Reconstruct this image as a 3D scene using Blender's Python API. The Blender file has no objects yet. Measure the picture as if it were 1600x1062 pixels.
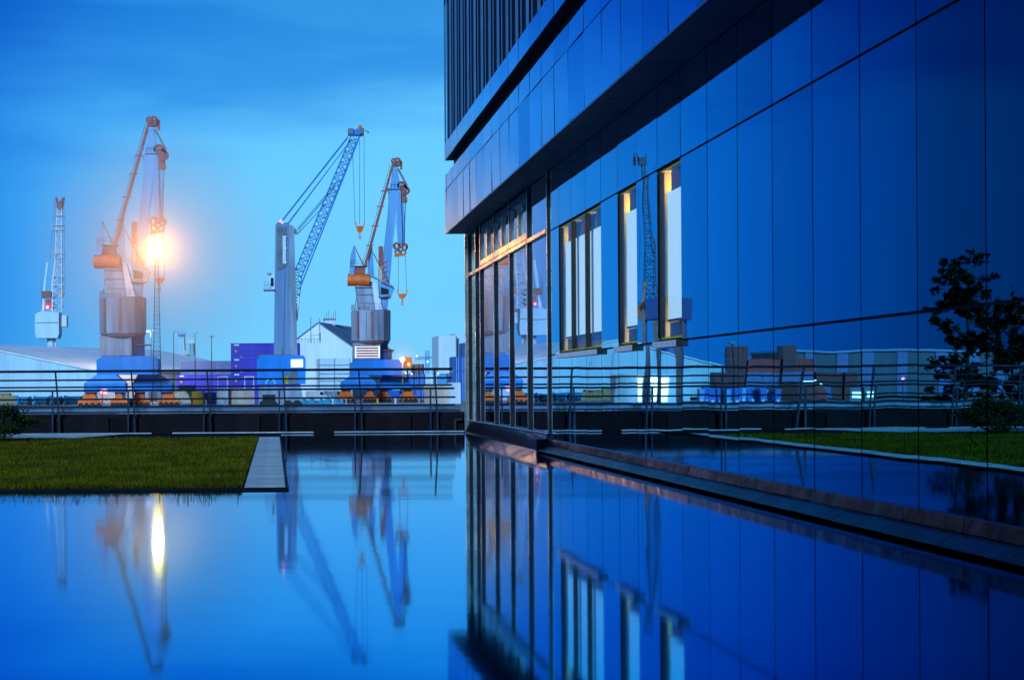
import bpy, math, random
from mathutils import Vector, Matrix
random.seed(7)
PI = math.pi
S = bpy.context.scene
COL = S.collection

# ------------------------------------------------------------------ camera
F = 2222.0            # focal length in photograph pixels (50 mm on 36 mm, 1600 px)
ROLL = 0.0065
cd = bpy.data.cameras.new('camera'); cam = bpy.data.objects.new('camera', cd); COL.objects.link(cam)
cd.sensor_width = 36.0; cd.lens = 50.0
cd.shift_x = (800 - 428) / 1600.0; cd.shift_y = (605 - 531) / 1600.0
cd.clip_start = 0.05; cd.clip_end = 12000
cam.matrix_world = Matrix.Translation((0, 0, 1)) @ Matrix.Rotation(PI / 2, 4, 'X') @ Matrix.Rotation(-ROLL, 4, 'Z')
S.camera = cam

# ------------------------------------------------------------------ world
W = bpy.data.worlds.new('World'); S.world = W; W.use_nodes = True
nt = W.node_tree; nt.nodes.clear()
def N(t, tree=None): return (tree or nt).nodes.new(t)
def math_node(tree, op, a, b=None, clamp=False):
    n = tree.nodes.new('ShaderNodeMath'); n.operation = op; n.use_clamp = clamp
    for i, v in enumerate((a, b)):
        if v is None: continue
        if isinstance(v, (int, float)): n.inputs[i].default_value = v
        else: tree.links.new(v, n.inputs[i])
    return n.outputs[0]
def ramp(tree, fac, stops, interp='EASE'):
    r = tree.nodes.new('ShaderNodeValToRGB'); r.color_ramp.interpolation = interp
    while len(r.color_ramp.elements) < len(stops): r.color_ramp.elements.new(0.5)
    for e, (p, c) in zip(r.color_ramp.elements, stops):
        e.position = p; e.color = (c[0], c[1], c[2], 1)
    tree.links.new(fac, r.inputs[0]); return r.outputs[0]
def mulcol(tree, a, b, fac=1.0, mode='MULTIPLY'):
    m = tree.nodes.new('ShaderNodeMix'); m.data_type = 'RGBA'; m.blend_type = mode
    if isinstance(fac, (int, float)): m.inputs[0].default_value = fac
    else: tree.links.new(fac, m.inputs[0])
    for i, v in ((6, a), (7, b)):
        if isinstance(v, tuple): m.inputs[i].default_value = (*v, 1)
        else: tree.links.new(v, m.inputs[i])
    return m.outputs[2]
tc = N('ShaderNodeTexCoord'); sep = N('ShaderNodeSeparateXYZ'); nt.links.new(tc.outputs['Generated'], sep.inputs[0])
X, Y, Z = sep.outputs
hor = math_node(nt, 'SQRT', math_node(nt, 'ADD', math_node(nt, 'MULTIPLY', X, X), math_node(nt, 'MULTIPLY', Y, Y)))
AZ = 0.10
dotp = math_node(nt, 'DIVIDE', math_node(nt, 'ADD', math_node(nt, 'MULTIPLY', X, math.sin(AZ)), math_node(nt, 'MULTIPLY', Y, math.cos(AZ))),
                 math_node(nt, 'MAXIMUM', hor, 0.001))
ang = math_node(nt, 'DIVIDE', math_node(nt, 'ARCCOSINE', math_node(nt, 'MINIMUM', dotp, 0.99999)), PI)
elev = ramp(nt, Z, [(0.0, (.20, .64, 1.02)), (.05, (.17, .63, 1.04)), (.13, (.16, .64, 1.07)), (.20, (.13, .58, 1.02)),
                    (.27, (.06, .42, .88)), (.5, (.03, .25, .68)), (1.0, (.015, .13, .45))], 'LINEAR')
azr = ramp(nt, ang, [(0.0, (1, 1, 1)), (.035, (.96, .98, .99)), (.065, (.60, .80, .95)), (.094, (.17, .46, .80)), (.125, (.035, .27, .63)),
                     (.150, (.010, .13, .40)), (.175, (.003, .070, .20)), (.20, (.002, .042, .11)), (.35, (.003, .04, .14)), (1.0, (.003, .035, .12))], 'LINEAR')
base = mulcol(nt, elev, azr)
mp = N('ShaderNodeMapping'); mp.inputs['Scale'].default_value = (1.6, 1.6, 9.0); mp.inputs['Rotation'].default_value = (0.0, 0.06, 0.0)
nt.links.new(tc.outputs['Generated'], mp.inputs[0])
ns = N('ShaderNodeTexNoise'); ns.inputs['Scale'].default_value = 2.1; ns.inputs['Detail'].default_value = 4.0; ns.inputs['Roughness'].default_value = .5
nt.links.new(mp.outputs[0], ns.inputs[0])
cz = math_node(nt, 'ADD', Z, math_node(nt, 'MULTIPLY', math_node(nt, 'SUBTRACT', ns.outputs[0], .5), .17))
cf = ramp(nt, cz, [(.16, (0, 0, 0)), (.235, (1, 1, 1)), (.26, (.75, .75, .75)), (.30, (.25, .25, .25)), (.36, (.7, .7, .7))], 'EASE')
sky = mulcol(nt, base, (.32, .58, .84), cf)
bg = N('ShaderNodeBackground'); bg.inputs[1].default_value = 1.0
nt.links.new(sky, bg.inputs[0]); out = N('ShaderNodeOutputWorld'); nt.links.new(bg.outputs[0], out.inputs[0])

# ------------------------------------------------------------------ last daylight (one soft sun lamp)
sd = bpy.data.lights.new('sun', 'SUN'); sun = bpy.data.objects.new('sun', sd); COL.objects.link(sun)
sd.energy = 4.6; sd.angle = math.radians(14); sd.color = (.30, .62, 1.0)
sun.rotation_euler = Vector((.42, .85, -.42)).to_track_quat('-Z', 'Y').to_euler()

vs = S.view_settings; vs.view_transform = 'Standard'; vs.look = 'None'; vs.exposure = 0; vs.gamma = 1; vs.use_curve_mapping = False
S.render.engine = 'CYCLES'
S.cycles.use_denoising = True; S.cycles.max_bounces = 7; S.cycles.volume_bounces = 0; S.cycles.transparent_max_bounces = 12
S.cycles.glossy_bounces = 5; S.cycles.diffuse_bounces = 2; S.cycles.sample_clamp_indirect = 6; S.cycles.caustics_reflective = False; S.cycles.caustics_refractive = False

# ------------------------------------------------------------------ materials
MATS = {}
def mat(name, color, rough=.5, metal=0.0, vary=.15, scale=3.0, bump=0.0, bscale=20.0, emit=None, estr=0.0, ior=1.45, streak=False, dirt=None):
    if name in MATS: return MATS[name]
    m = bpy.data.materials.new(name); m.use_nodes = True; t = m.node_tree; t.nodes.clear()
    o = t.nodes.new('ShaderNodeOutputMaterial'); p = t.nodes.new('ShaderNodeBsdfPrincipled'); t.links.new(p.outputs[0], o.inputs[0])
    c = t.nodes.new('ShaderNodeTexCoord'); mpp = t.nodes.new('ShaderNodeMapping'); t.links.new(c.outputs['Object'], mpp.inputs[0])
    if streak: mpp.inputs['Scale'].default_value = (1, 1, .12)
    n = t.nodes.new('ShaderNodeTexNoise'); n.inputs['Scale'].default_value = scale; n.inputs['Detail'].default_value = 6
    n.inputs['Roughness'].default_value = .65; t.links.new(mpp.outputs[0], n.inputs[0])
    lo = tuple(max(0, x * (1 - vary * 1.6)) for x in color); hi = tuple(min(1, x * (1 + vary)) for x in color)
    if dirt: lo = dirt
    cr = ramp(t, n.outputs[0], [(.3, lo), (.62, hi)], 'LINEAR')
    oi = t.nodes.new('ShaderNodeObjectInfo')
    v = math_node(t, 'ADD', math_node(t, 'MULTIPLY', oi.outputs['Random'], .2 * min(1, vary * 4)), 1 - .1 * min(1, vary * 4))
    hs = t.nodes.new('ShaderNodeHueSaturation'); t.links.new(v, hs.inputs['Value']); t.links.new(cr, hs.inputs['Color'])
    t.links.new(hs.outputs[0], p.inputs['Base Color'])
    rr = math_node(t, 'ADD', math_node(t, 'MULTIPLY', n.outputs[0], rough * .5), rough * .75)
    t.links.new(rr, p.inputs['Roughness'])
    p.inputs['Metallic'].default_value = metal; p.inputs['IOR'].default_value = ior
    if bump:
        n2 = t.nodes.new('ShaderNodeTexNoise'); n2.inputs['Scale'].default_value = bscale; n2.inputs['Detail'].default_value = 4
        t.links.new(c.outputs['Object'], n2.inputs[0]); b = t.nodes.new('ShaderNodeBump'); b.inputs['Strength'].default_value = bump
        b.inputs['Distance'].default_value = .02; t.links.new(n2.outputs[0], b.inputs['Height']); t.links.new(b.outputs[0], p.inputs['Normal'])
    if emit:
        p.inputs['Emission Color'].default_value = (*emit, 1); p.inputs['Emission Strength'].default_value = estr
    MATS[name] = m; return m

def mirror_mat(name, color, rough, wav=.0012, wscale=1.1, metal=1.0, ior=1.5):
    m = bpy.data.materials.new(name); m.use_nodes = True; t = m.node_tree; p = t.nodes['Principled BSDF']
    p.inputs['Base Color'].default_value = (*color, 1); p.inputs['Metallic'].default_value = metal; p.inputs['IOR'].default_value = ior
    g = t.nodes.new('ShaderNodeNewGeometry'); oi = t.nodes.new('ShaderNodeObjectInfo')
    hv = t.nodes.new('ShaderNodeHueSaturation'); hv.inputs['Color'].default_value = (*color, 1)
    t.links.new(math_node(t, 'ADD', math_node(t, 'MULTIPLY', oi.outputs['Random'], .16), .88), hv.inputs['Value']); t.links.new(hv.outputs[0], p.inputs['Base Color'])
    add = t.nodes.new('ShaderNodeVectorMath'); add.operation = 'ADD'
    comb = t.nodes.new('ShaderNodeCombineXYZ'); t.links.new(math_node(t, 'MULTIPLY', oi.outputs['Random'], 37.0), comb.inputs[0])
    t.links.new(g.outputs['Position'], add.inputs[0]); t.links.new(comb.outputs[0], add.inputs[1])
    n = t.nodes.new('ShaderNodeTexNoise'); n.inputs['Scale'].default_value = wscale; n.inputs['Detail'].default_value = 1.0
    t.links.new(add.outputs[0], n.inputs[0])
    b = t.nodes.new('ShaderNodeBump'); b.inputs['Strength'].default_value = 1.0; b.inputs['Distance'].default_value = wav
    t.links.new(n.outputs[0], b.inputs['Height']); t.links.new(b.outputs[0], p.inputs['Normal'])
    n2 = t.nodes.new('ShaderNodeTexNoise'); n2.inputs['Scale'].default_value = 2.3; n2.inputs['Detail'].default_value = 6
    t.links.new(g.outputs['Position'], n2.inputs[0])
    t.links.new(math_node(t, 'ADD', math_node(t, 'MULTIPLY', n2.outputs[0], rough * .8), rough * .6), p.inputs['Roughness'])
    MATS[name] = m; return m

glass_panel = mirror_mat('blue_glass_cladding', (.15, .64, .80), .008, .0010, 1.3)
pane_mat = mirror_mat('window_glass', (.36, .58, .82), .006, .0014, .8)
fascia_mat = mirror_mat('satin_aluminium', (.36, .68, .95), .11, .0008, 1.5)
mull_mat = mirror_mat('dark_bronze_mullion', (.035, .025, .03), .3, .001, 2, metal=.6)
transom_mat = mirror_mat('polished_bronze_transom', (.95, .68, .40), .26, .003, 6)
soffit_mat = mat('dark_soffit', (.016, .016, .034), .5, 0, .25, 2, ior=1.3)
fin_mat = mirror_mat('fin_metal', (.10, .24, .42), .3, .002, 3, metal=.6)
louver_mat = mat('louver_dark', (.004, .008, .02), .7, 0, .3, 2, ior=1.2)
back_mat = mat('dark_backing', (.006, .007, .012), .7, 0, .2, 3)
flash_mat = mirror_mat('copper_flashing', (.36, .12, .075), .28, .008, 5, metal=1.0)
lip_mat = mirror_mat('dark_metal_lip', (.007, .010, .02), .30, .003, 4, metal=1.0)
base_mat = mirror_mat('bronze_upstand', (.20, .13, .18), .2, .006, 3)
sill_mat = mat('sill_aluminium', (.66, .70, .76), .35, .5, .1, 5)
reveal_mat = mat('yellow_window_reveal', (.60, .42, .02), .6, 0, .2, 6)
dark_frame = mat('window_frame_dark', (.015, .012, .01), .4, .2, .2, 5)
concrete = mat('concrete', (.27, .27, .28), .8, 0, .3, 1.4, .5, 30)
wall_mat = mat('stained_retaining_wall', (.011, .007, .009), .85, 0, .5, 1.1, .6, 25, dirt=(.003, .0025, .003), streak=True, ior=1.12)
paving = mat('pale_stone_kerb', (.42, .44, .47), .75, 0, .25, 2.5, .4, 60)
black_edge = mat('black_steel_edging', (.006, .006, .008), .6, 0, .3, 4, ior=1.12)
rail_mat = mat('dark_painted_steel', (.035, .045, .07), .3, .6, .25, 6)
pipe_metal = mat('galvanised_cladding', (.34, .42, .52), .28, .75, .15, 1.2, .05, 8)
white_p = mat('white_paint', (.72, .76, .80), .45, 0, .08, .6, streak=True)
white_ribbed = mat('white_ribbed_sheet', (.55, .68, .74), .5, .1, .08, .3, streak=True)
roof_white = mat('pale_roof_sheet', (.88, .86, .86), .45, .1, .10, .2)
grey_p = mat('crane_grey_paint', (.28, .33, .43), .45, .1, .14, .9, streak=True, dirt=(.17, .17, .19))
grey_dark = mat('crane_dark_grey', (.16, .17, .20), .5, .1, .2, .8)
blue_p = mat('crane_blue_paint', (.012, .22, .66), .4, 0, .16, .5, streak=True)
paleblue = mat('pale_blue_steel', (.15, .36, .62), .45, .1, .12, .5, streak=True)
latblue = mat('lattice_blue', (.02, .18, .50), .45, .1, .12, 1)
orange_p = mat('orange_paint', (.92, .15, .012), .45, 0, .2, .8)
rust_p = mat('red_brown_oxide', (.30, .085, .065), .6, 0, .25, 1.2)
purple_b = mat('violet_blue_container', (.055, .045, .42), .45, .1, .14, .4, streak=True)
slate_b = mat('slate_blue_container', (.10, .14, .30), .5, .1, .14, .4, streak=True)
cont_blue = mat('bright_blue_container', (.02, .13, .46), .45, .1, .14, .4, streak=True)
cont_red = mat('red_container', (.42, .03, .025), .5, .1, .18, .4, streak=True)
cont_maroon = mat('maroon_container', (.16, .03, .03), .5, .1, .18, .4, streak=True)
cont_lblue = mat('light_blue_container', (.08, .36, .62), .5, .1, .14, .4, streak=True)
cont_cream = mat('cream_container', (.62, .50, .42), .55, 0, .12, .5, streak=True)
shed_grey = mat('dimmed_white_sheet', (.07, .09, .12), .6, 0, .2, .3, streak=True)  # white shed coloured dark, standing in for its dimmer mirror image
roof_grey = mat('grey_roof_sheet', (.20, .25, .36), .6, .1, .15, .3)
wood_m = mat('crate_timber', (.34, .22, .11), .8, 0, .3, 2)
cyan_m = mat('cyan_coated_pipe', (.05, .33, .60), .4, .1, .15, 1)
yellow_m = mat('yellow_paint', (.70, .42, .02), .5, 0, .15, 1)
black_m = mat('black_rubber', (.012, .012, .014), .7, 0, .3, 2)
bark = mat('bark', (.03, .022, .018), .9, 0, .4, 8, .6, 40)
leaf_m = mat('dark_leaves', (.006, .010, .004), .6, 0, .5, 3, ior=1.15)
bush_m = mat('bush_leaves', (.018, .034, .008), .6, 0, .5, 3, ior=1.15)
grass_m = mat('grass_blades', (.085, .066, .002), .8, 0, .5, 1.2, dirt=(.022, .022, .001), ior=1.15)
soil_m = mat('lawn_soil', (.014, .014, .002), .9, 0, .4, 2, .5, 30, ior=1.12)
lit_white = mat('lit_sign_white', (.8, .8, .85), .5, emit=(.8, .9, 1.0), estr=1.3, vary=.02)
lamp_orange = mat('floodlight_lens', (.9, .8, .6), .4, emit=(1.0, .50, .16), estr=60.0, vary=0)
lamp_small = mat('amber_lamp_lens', (.9, .6, .3), .4, emit=(1.0, .34, .07), estr=7.0, vary=0)
lamp_white = mat('white_lamp_lens', (.9, .9, .9), .4, emit=(.85, .92, 1.0), estr=2.5, vary=0)
lamp_warm = mat('lit_doorway', (.9, .9, .8), .4, emit=(1.0, .86, .62), estr=2.6, vary=0)
lamp_red = mat('red_lamp_lens', (.9, .1, .1), .4, emit=(1.0, .06, .12), estr=14.0, vary=0)
lamp_green = mat('green_lamp_lens', (.1, .9, .3), .4, emit=(.1, 1.0, .4), estr=6.0, vary=0)
mark_m = mat('white_marking', (.75, .78, .82), .6, vary=.05)
amber_mark = mat('amber_marking', (.75, .30, .05), .6, vary=.05)

# ------------------------------------------------------------------ geometry helpers
class MB:
    def __init__(s): s.v = []; s.f = []; s.m = []; s.cur = 0
    def add(s, vs_, fs):
        b = len(s.v); s.v += [tuple(p) for p in vs_]
        for f in fs: s.f.append(tuple(i + b for i in f)); s.m.append(s.cur)
        return s
    def box(s, x0, x1, y0, y1, z0, z1):
        return s.add([(x0, y0, z0), (x1, y0, z0), (x1, y1, z0), (x0, y1, z0), (x0, y0, z1), (x1, y0, z1), (x1, y1, z1), (x0, y1, z1)],
                     [(0, 3, 2, 1), (4, 5, 6, 7), (0, 1, 5, 4), (1, 2, 6, 5), (2, 3, 7, 6), (3, 0, 4, 7)])
    def loft(s, a, b, caps=True):
        n = len(a); fs = [(i, (i + 1) % n, n + (i + 1) % n, n + i) for i in range(n)]
        if caps: fs += [tuple(range(n))[::-1], tuple(range(n, 2 * n))]
        return s.add(list(a) + list(b), fs)
    def prism(s, pts, y0, y1):            # outline in x,z pushed along y
        return s.loft([(x, y0, z) for x, z in pts], [(x, y1, z) for x, z in pts])
    def frame_vecs(s, p, q):
        d = (q - p).normalized(); u = Vector((0, 1, 0)) if abs(d.y) < .9 else Vector((1, 0, 0))
        a = d.cross(u).normalized(); return a, a.cross(d).normalized()
    def beam(s, p, q, w, h=None, w2=None, h2=None):
        p = Vector(p); q = Vector(q); h = h or w; w2 = w if w2 is None else w2; h2 = h if h2 is None else h2
        a, b = s.frame_vecs(p, q)
        A = [p + a * i * w / 2 + b * j * h / 2 for i, j in ((-1, -1), (1, -1), (1, 1), (-1, 1))]
        B = [q + a * i * w2 / 2 + b * j * h2 / 2 for i, j in ((-1, -1), (1, -1), (1, 1), (-1, 1))]
        return s.loft(A, B)
    def tube(s, p, q, r, n=8, r2=None):
        p = Vector(p); q = Vector(q); r2 = r if r2 is None else r2; a, b = s.frame_vecs(p, q)
        A = [p + (a * math.cos(t) + b * math.sin(t)) * r for t in [2 * PI * k / n for k in range(n)]]
        B = [q + (a * math.cos(t) + b * math.sin(t)) * r2 for t in [2 * PI * k / n for k in range(n)]]
        return s.loft(A, B)
    def ring(s, c, r, ri, w, n=12):        # sheave: a ring in the x,z plane
        c = Vector(c)
        for k in range(n):
            t0, t1 = 2 * PI * k / n, 2 * PI * (k + 1) / n
            P = lambda t, rr, y: (c.x + math.cos(t) * rr, c.y + y, c.z + math.sin(t) * rr)
            s.add([P(t0, r, -w), P(t1, r, -w), P(t1, ri, -w), P(t0, ri, -w), P(t0, r, w), P(t1, r, w), P(t1, ri, w), P(t0, ri, w)],
                  [(0, 1, 2, 3), (7, 6, 5, 4), (0, 4, 5, 1), (3, 2, 6, 7)])
        return s
    def sphere(s, c, r, n=10, m=6):
        vs_ = []; fs = []
        for j in range(m + 1):
            ph = PI * j / m
            for i in range(n): vs_.append((c[0] + r * math.sin(ph) * math.cos(2 * PI * i / n), c[1] + r * math.sin(ph) * math.sin(2 * PI * i / n), c[2] + r * math.cos(ph)))
        for j in range(m):
            for i in range(n): fs.append((j * n + i, (j + 1) * n + i, (j + 1) * n + (i + 1) % n, j * n + (i + 1) % n))
        return s.add(vs_, fs)
    def lattice(s, p, q, w0, w1, bays, r=.06, d0=None, d1=None):
        p = Vector(p); q = Vector(q); a, b = s.frame_vecs(p, q); d0 = d0 or w0; d1 = d1 or w1
        def sec(t):
            c = p.lerp(q, t); w = w0 + (w1 - w0) * t; d = d0 + (d1 - d0) * t
            return [c + a * i * w / 2 + b * j * d / 2 for i, j in ((-1, -1), (1, -1), (1, 1), (-1, 1))]
        A, B = sec(0), sec(1)
        for i in range(4): s.beam(A[i], B[i], r * 2)
        for k in range(bays):
            u, v = sec(k / bays), sec((k + 1) / bays)
            for i in range(4):
                j = (i + 1) % 4
                s.beam(u[i], u[j], r * 1.1)
                s.beam(u[i] if k % 2 else u[j], v[j] if k % 2 else v[i], r * 1.2)
        return s
    def build(s, name, material, parent=None, world=False, smooth=False, **tags):
        me = bpy.data.meshes.new(name)
        vv = s.v
        if parent is not None and world:
            L = parent.location; vv = [(x - L.x, y - L.y, z - L.z) for x, y, z in vv]
        me.from_pydata(vv, [], s.f)
        ms = material if isinstance(material, (list, tuple)) else [material]
        for m in ms: me.materials.append(m)
        if len(ms) > 1: me.polygons.foreach_set('material_index', s.m)
        if smooth: me.polygons.foreach_set('use_smooth', [True] * len(me.polygons))
        me.update()
        o = bpy.data.objects.new(name, me); COL.objects.link(o)
        if parent is not None: o.parent = parent
        for k, v in tags.items(): o[k] = v
        return o

def thing(name, label, cat, loc, group=None):
    o = bpy.data.objects.new(name, None); COL.objects.link(o); o.location = loc; o.empty_display_size = .3
    o['label'] = label; o['category'] = cat
    if group: o['group'] = group
    return o
CACHE = {}
def piece(name, m, size, center, parent, rot=None, label=None):
    """one boxed piece, mesh shared between alike pieces; centre in world space"""
    key = (name, m.name, tuple(round(s_, 4) for s_ in size))
    if key not in CACHE:
        a, b, c = (s_ / 2 for s_ in size); o = MB().box(-a, a, -b, b, -c, c).build(name, m, parent); CACHE[key] = o.data
    else:
        o = bpy.data.objects.new(name, CACHE[key]); COL.objects.link(o); o.parent = parent
    L = parent.location if parent.parent is None else parent.location + parent.parent.location
    o.location = Vector(center) - L
    if rot: o.rotation_euler = rot
    if label: o['label'] = label
    return o
def copy_tree(o, parent=None):
    c = o.copy(); COL.objects.link(c); c.parent = parent
    for ch in [x for x in COL.objects if x.parent == o]: copy_tree(ch, c)
    return c
def at(px, py, Yd):
    dx, dy = px - 428, py - 605
    return Vector(((dx - ROLL * dy) / F * Yd, Yd, 1 - (dy + ROLL * dx) / F * Yd))

# ------------------------------------------------------------------ setting: ground, pool water, lawn, paving
GZ = -1.6
g = MB(); g.add([(-5000, -5000, GZ), (5000, -5000, GZ), (5000, 9000, GZ), (-5000, 9000, GZ)], [(0, 1, 2, 3)]).build('ground', concrete, kind='structure')

wm = bpy.data.materials.new('pool_water'); wm.use_nodes = True; t = wm.node_tree; p = t.nodes['Principled BSDF']
p.inputs['Base Color'].default_value = (.006, .29, .66, 1); p.inputs['Specular Tint'].default_value = (.30, .74, .96, 1); p.inputs['Metallic'].default_value = 1.0; p.inputs['IOR'].default_value = 1.5
gm = t.nodes.new('ShaderNodeNewGeometry'); mpw = t.nodes.new('ShaderNodeMapping'); mpw.inputs['Scale'].default_value = (.5, 1.3, 1)
t.links.new(gm.outputs['Position'], mpw.inputs[0])
nw = t.nodes.new('ShaderNodeTexNoise'); nw.inputs['Scale'].default_value = 1.4; nw.inputs['Detail'].default_value = 2; t.links.new(mpw.outputs[0], nw.inputs[0])
bw = t.nodes.new('ShaderNodeBump'); bw.inputs['Distance'].default_value = .0008; t.links.new(nw.outputs[0], bw.inputs['Height']); t.links.new(bw.outputs[0], p.inputs['Normal'])
p.inputs['Roughness'].default_value = .048
MB().add([(-60, -14, 0), (4.17, -14, 0), (4.17, 31.1, 0), (-60, 31.1, 0)], [(0, 1, 2, 3)]).build('water', wm, kind='structure')
MB().box(-60, 30, -14, 31.1, GZ - .2, -.25).build('pool_floor', concrete, kind='structure')

LY0, LY1, KX0, KX1 = 13.9, 27.7, -.30, .11
MB().box(-60, KX0 - .005, LY0 + .03, LY1, -.2, .016).build('lawn', soil_m, kind='structure')
# kerb path alongside the lawn: stone slabs
kerb = MB().box(KX0, KX1, LY0 + .03, LY1 + .3, -.2, .004).build('kerb_path', concrete, kind='structure')
n = 18
for k in range(n):
    y0 = LY0 + .035 + k * (LY1 + .3 - LY0 - .03) / n; L = (LY1 + .3 - LY0 - .03) / n - .012
    piece('slab', paving, (KX1 - KX0 - .01, L, .03), ((KX0 + KX1) / 2, y0 + L / 2, .012 + random.uniform(-.002, .002)), kerb)
MB().box(-60, KX1 + .03, LY0 - .02, LY0 + .028, -.2, .024).box(KX1 + .002, KX1 + .03, LY0 + .03, LY1 + .3, -.2, .022).build('lawn_edging', black_edge, kind='structure')
# grass
def grass(nb, x0, x1, y0, y1, h0, h1, front=0.0):
    v = []; f = []
    for k in range(nb):
        u = random.random() ** 1.6; y = y0 + (y1 - y0) * u; x = random.uniform(x0, x1)
        cl = .6 + .5 * math.sin(x * 2.1 + math.sin(y * 1.7) * 2) * math.sin(y * 1.3 + x)
        h = random.uniform(h0, h1) * (1 + .5 * cl * random.random()); w = random.uniform(.003, .006); a = random.uniform(0, PI)
        lx, ly = random.gauss(0, .35) * h, random.gauss(0, .35) * h
        if y < y0 + .25: ly -= .25 * h
        dx, dy = math.cos(a) * w, math.sin(a) * w; b = len(v)
        v += [(x - dx, y - dy, .012), (x + dx, y + dy, .012), (x + lx * .5 + dx * .7, y + ly * .5 + dy * .7, .012 + h * .6), (x + lx * .5 - dx * .7, y + ly * .5 - dy * .7, .012 + h * .6), (x + lx * 1.2, y + ly * 1.2, .012 + h)]
        f += [(b, b + 1, b + 2, b + 3), (b + 3, b + 2, b + 4)]
    return v, f
gr = MB(); gr.add(*grass(90000, -7.5, KX0 - .02, LY0 + .06, LY1, .025, .06)); gr.add(*grass(22000, -16, -7.5, LY0 + .06, LY1, .04, .07))
for k in range(70):                                           # long stray blades overhanging the edge
    x = random.choice([random.uniform(-3.0, -.35), random.gauss(-.7, .25), random.gauss(-2.0, .3)])
    if x > KX0 - .03: continue
    h = random.uniform(.08, .16); y = LY0 + .06; a = random.gauss(0, .05); b0 = (x, y, .04)
    gr.add([(x - .003, y, .03), (x + .003, y, .03), (x + a * .5 + .002, y - .03, .04 + h * .7), (x + a * .5 - .002, y - .03, .04 + h * .7), (x + a, y - .10, .04 + h * .8)], [(0, 1, 2, 3), (3, 2, 4)])
gr.build('grass', grass_m, kind='stuff', label='short dark green grass covering the lawn beside the pool', category='grass')

# far edge of the pool: thin bright slabs, stone terrace at left
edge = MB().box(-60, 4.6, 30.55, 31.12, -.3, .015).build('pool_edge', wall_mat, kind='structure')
x = -9.2
while x < 3.9:
    L = 3.05
    piece('edge_slab', paving, (min(L, 4.1 - x), .14, .018), (x + min(L, 4.1 - x) / 2, 30.78, .028), edge); x += L + .45
tp = MB().add([(-5.6, 27.8, .036), (-3.9, 27.8, .036), (-3.0, 30.4, .036), (-60, 30.4, .036), (-60, 27.8, .036)], [(0, 1, 2, 3, 4)])
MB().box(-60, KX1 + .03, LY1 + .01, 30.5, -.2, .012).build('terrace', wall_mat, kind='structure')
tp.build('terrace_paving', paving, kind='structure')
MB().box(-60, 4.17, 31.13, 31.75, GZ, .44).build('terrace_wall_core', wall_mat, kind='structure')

# ------------------------------------------------------------------ retaining wall with clad pipes on top
rw = thing('retaining_wall', 'long dark stained retaining wall along the far side of the pool under the pipes', 'wall', (-4, 31.1, 0))
x = -30.0; k = 0
while x < 4.1:
    L = min(3.3, 4.15 - x)
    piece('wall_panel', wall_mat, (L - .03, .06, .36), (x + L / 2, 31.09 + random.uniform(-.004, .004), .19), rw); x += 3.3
rp = thing('clad_pipe', 'thick grey metal clad pipe running along the wall top, the upper and duller one', 'pipe', (-4, 31.42, .515), 'clad pipes on the retaining wall')
x = -30.0
while x < 4.1:
    L = min(4.2, 4.12 - x); m = MB().tube((x + 4, 0, 0), (x + 4 + L - .02, 0, 0), .062, 14)
    m.build('pipe_section', pipe_metal, rp, smooth=False); MB().tube((x + 4 + L - .08, 0, 0), (x + 4 + L - .0, 0, 0), 0.067, 14).build('pipe_collar', grey_dark, rp); x += 4.2
rp2 = thing('clad_pipe', 'bright metal clad pipe running along the front of the wall, the lower one', 'pipe', (-4, 31.18, .415), 'clad pipes on the retaining wall')
x = -28.6
while x < 4.1:
    L = min(4.2, 4.12 - x); MB().tube((x + 4, 0, 0), (x + 4 + L - .02, 0, 0), .036, 14).build('pipe_section', pipe_metal, rp2, smooth=True)
    MB().tube((x + 4 + L - .06, 0, 0), (x + 4 + L, 0, 0), .041, 14).build('pipe_collar', grey_dark, rp2); x += 4.2
MB().box(-60, 4.3, 34.0, 36.0, GZ, .05).box(-60, 4.3, 33.9, 34.0, GZ, .30).build('quay_kerb', concrete, kind='structure')

# ------------------------------------------------------------------ railing
RY = 30.95
ra = thing('railing', 'dark steel railing with six horizontal bars and paired flat posts along the far pool edge', 'railing', (-4, RY, 0))
x = 3.53
pts = []
while x > -26:
    pts.append(x); x -= 1.647
for x in pts:
    lx = x + 4
    MB().beam((lx - .12, .045, .02), (lx - .12, .045, .955), .035, .05).build('short_post', rail_mat, ra)
    m = MB(); m.beam((lx + .03, 0, .02), (lx + .01, 0, .62), .035, .05).beam((lx + .01, 0, .62), (lx - .04, -.05, 1.37), .035, .045); m.build('post', rail_mat, ra)
    MB().box(lx - .17, lx + .09, -.05, .14, -.02, .045).build('base_plate', rail_mat, ra)
for z, yo, r, xe in ((1.375, -.055, .028, 3.87), (1.185, -.03, .019, 3.87), (1.03, -.02, .019, 3.87), (.955, .045, .022, 3.93), (.765, .045, .019, 3.95), (.60, .045, .019, 3.95)):
    MB().tube((-22, yo, z), (xe + 4, yo, z), r, 10).build('handrail' if z > 1.3 else 'rail', rail_mat, ra, smooth=True)

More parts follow.
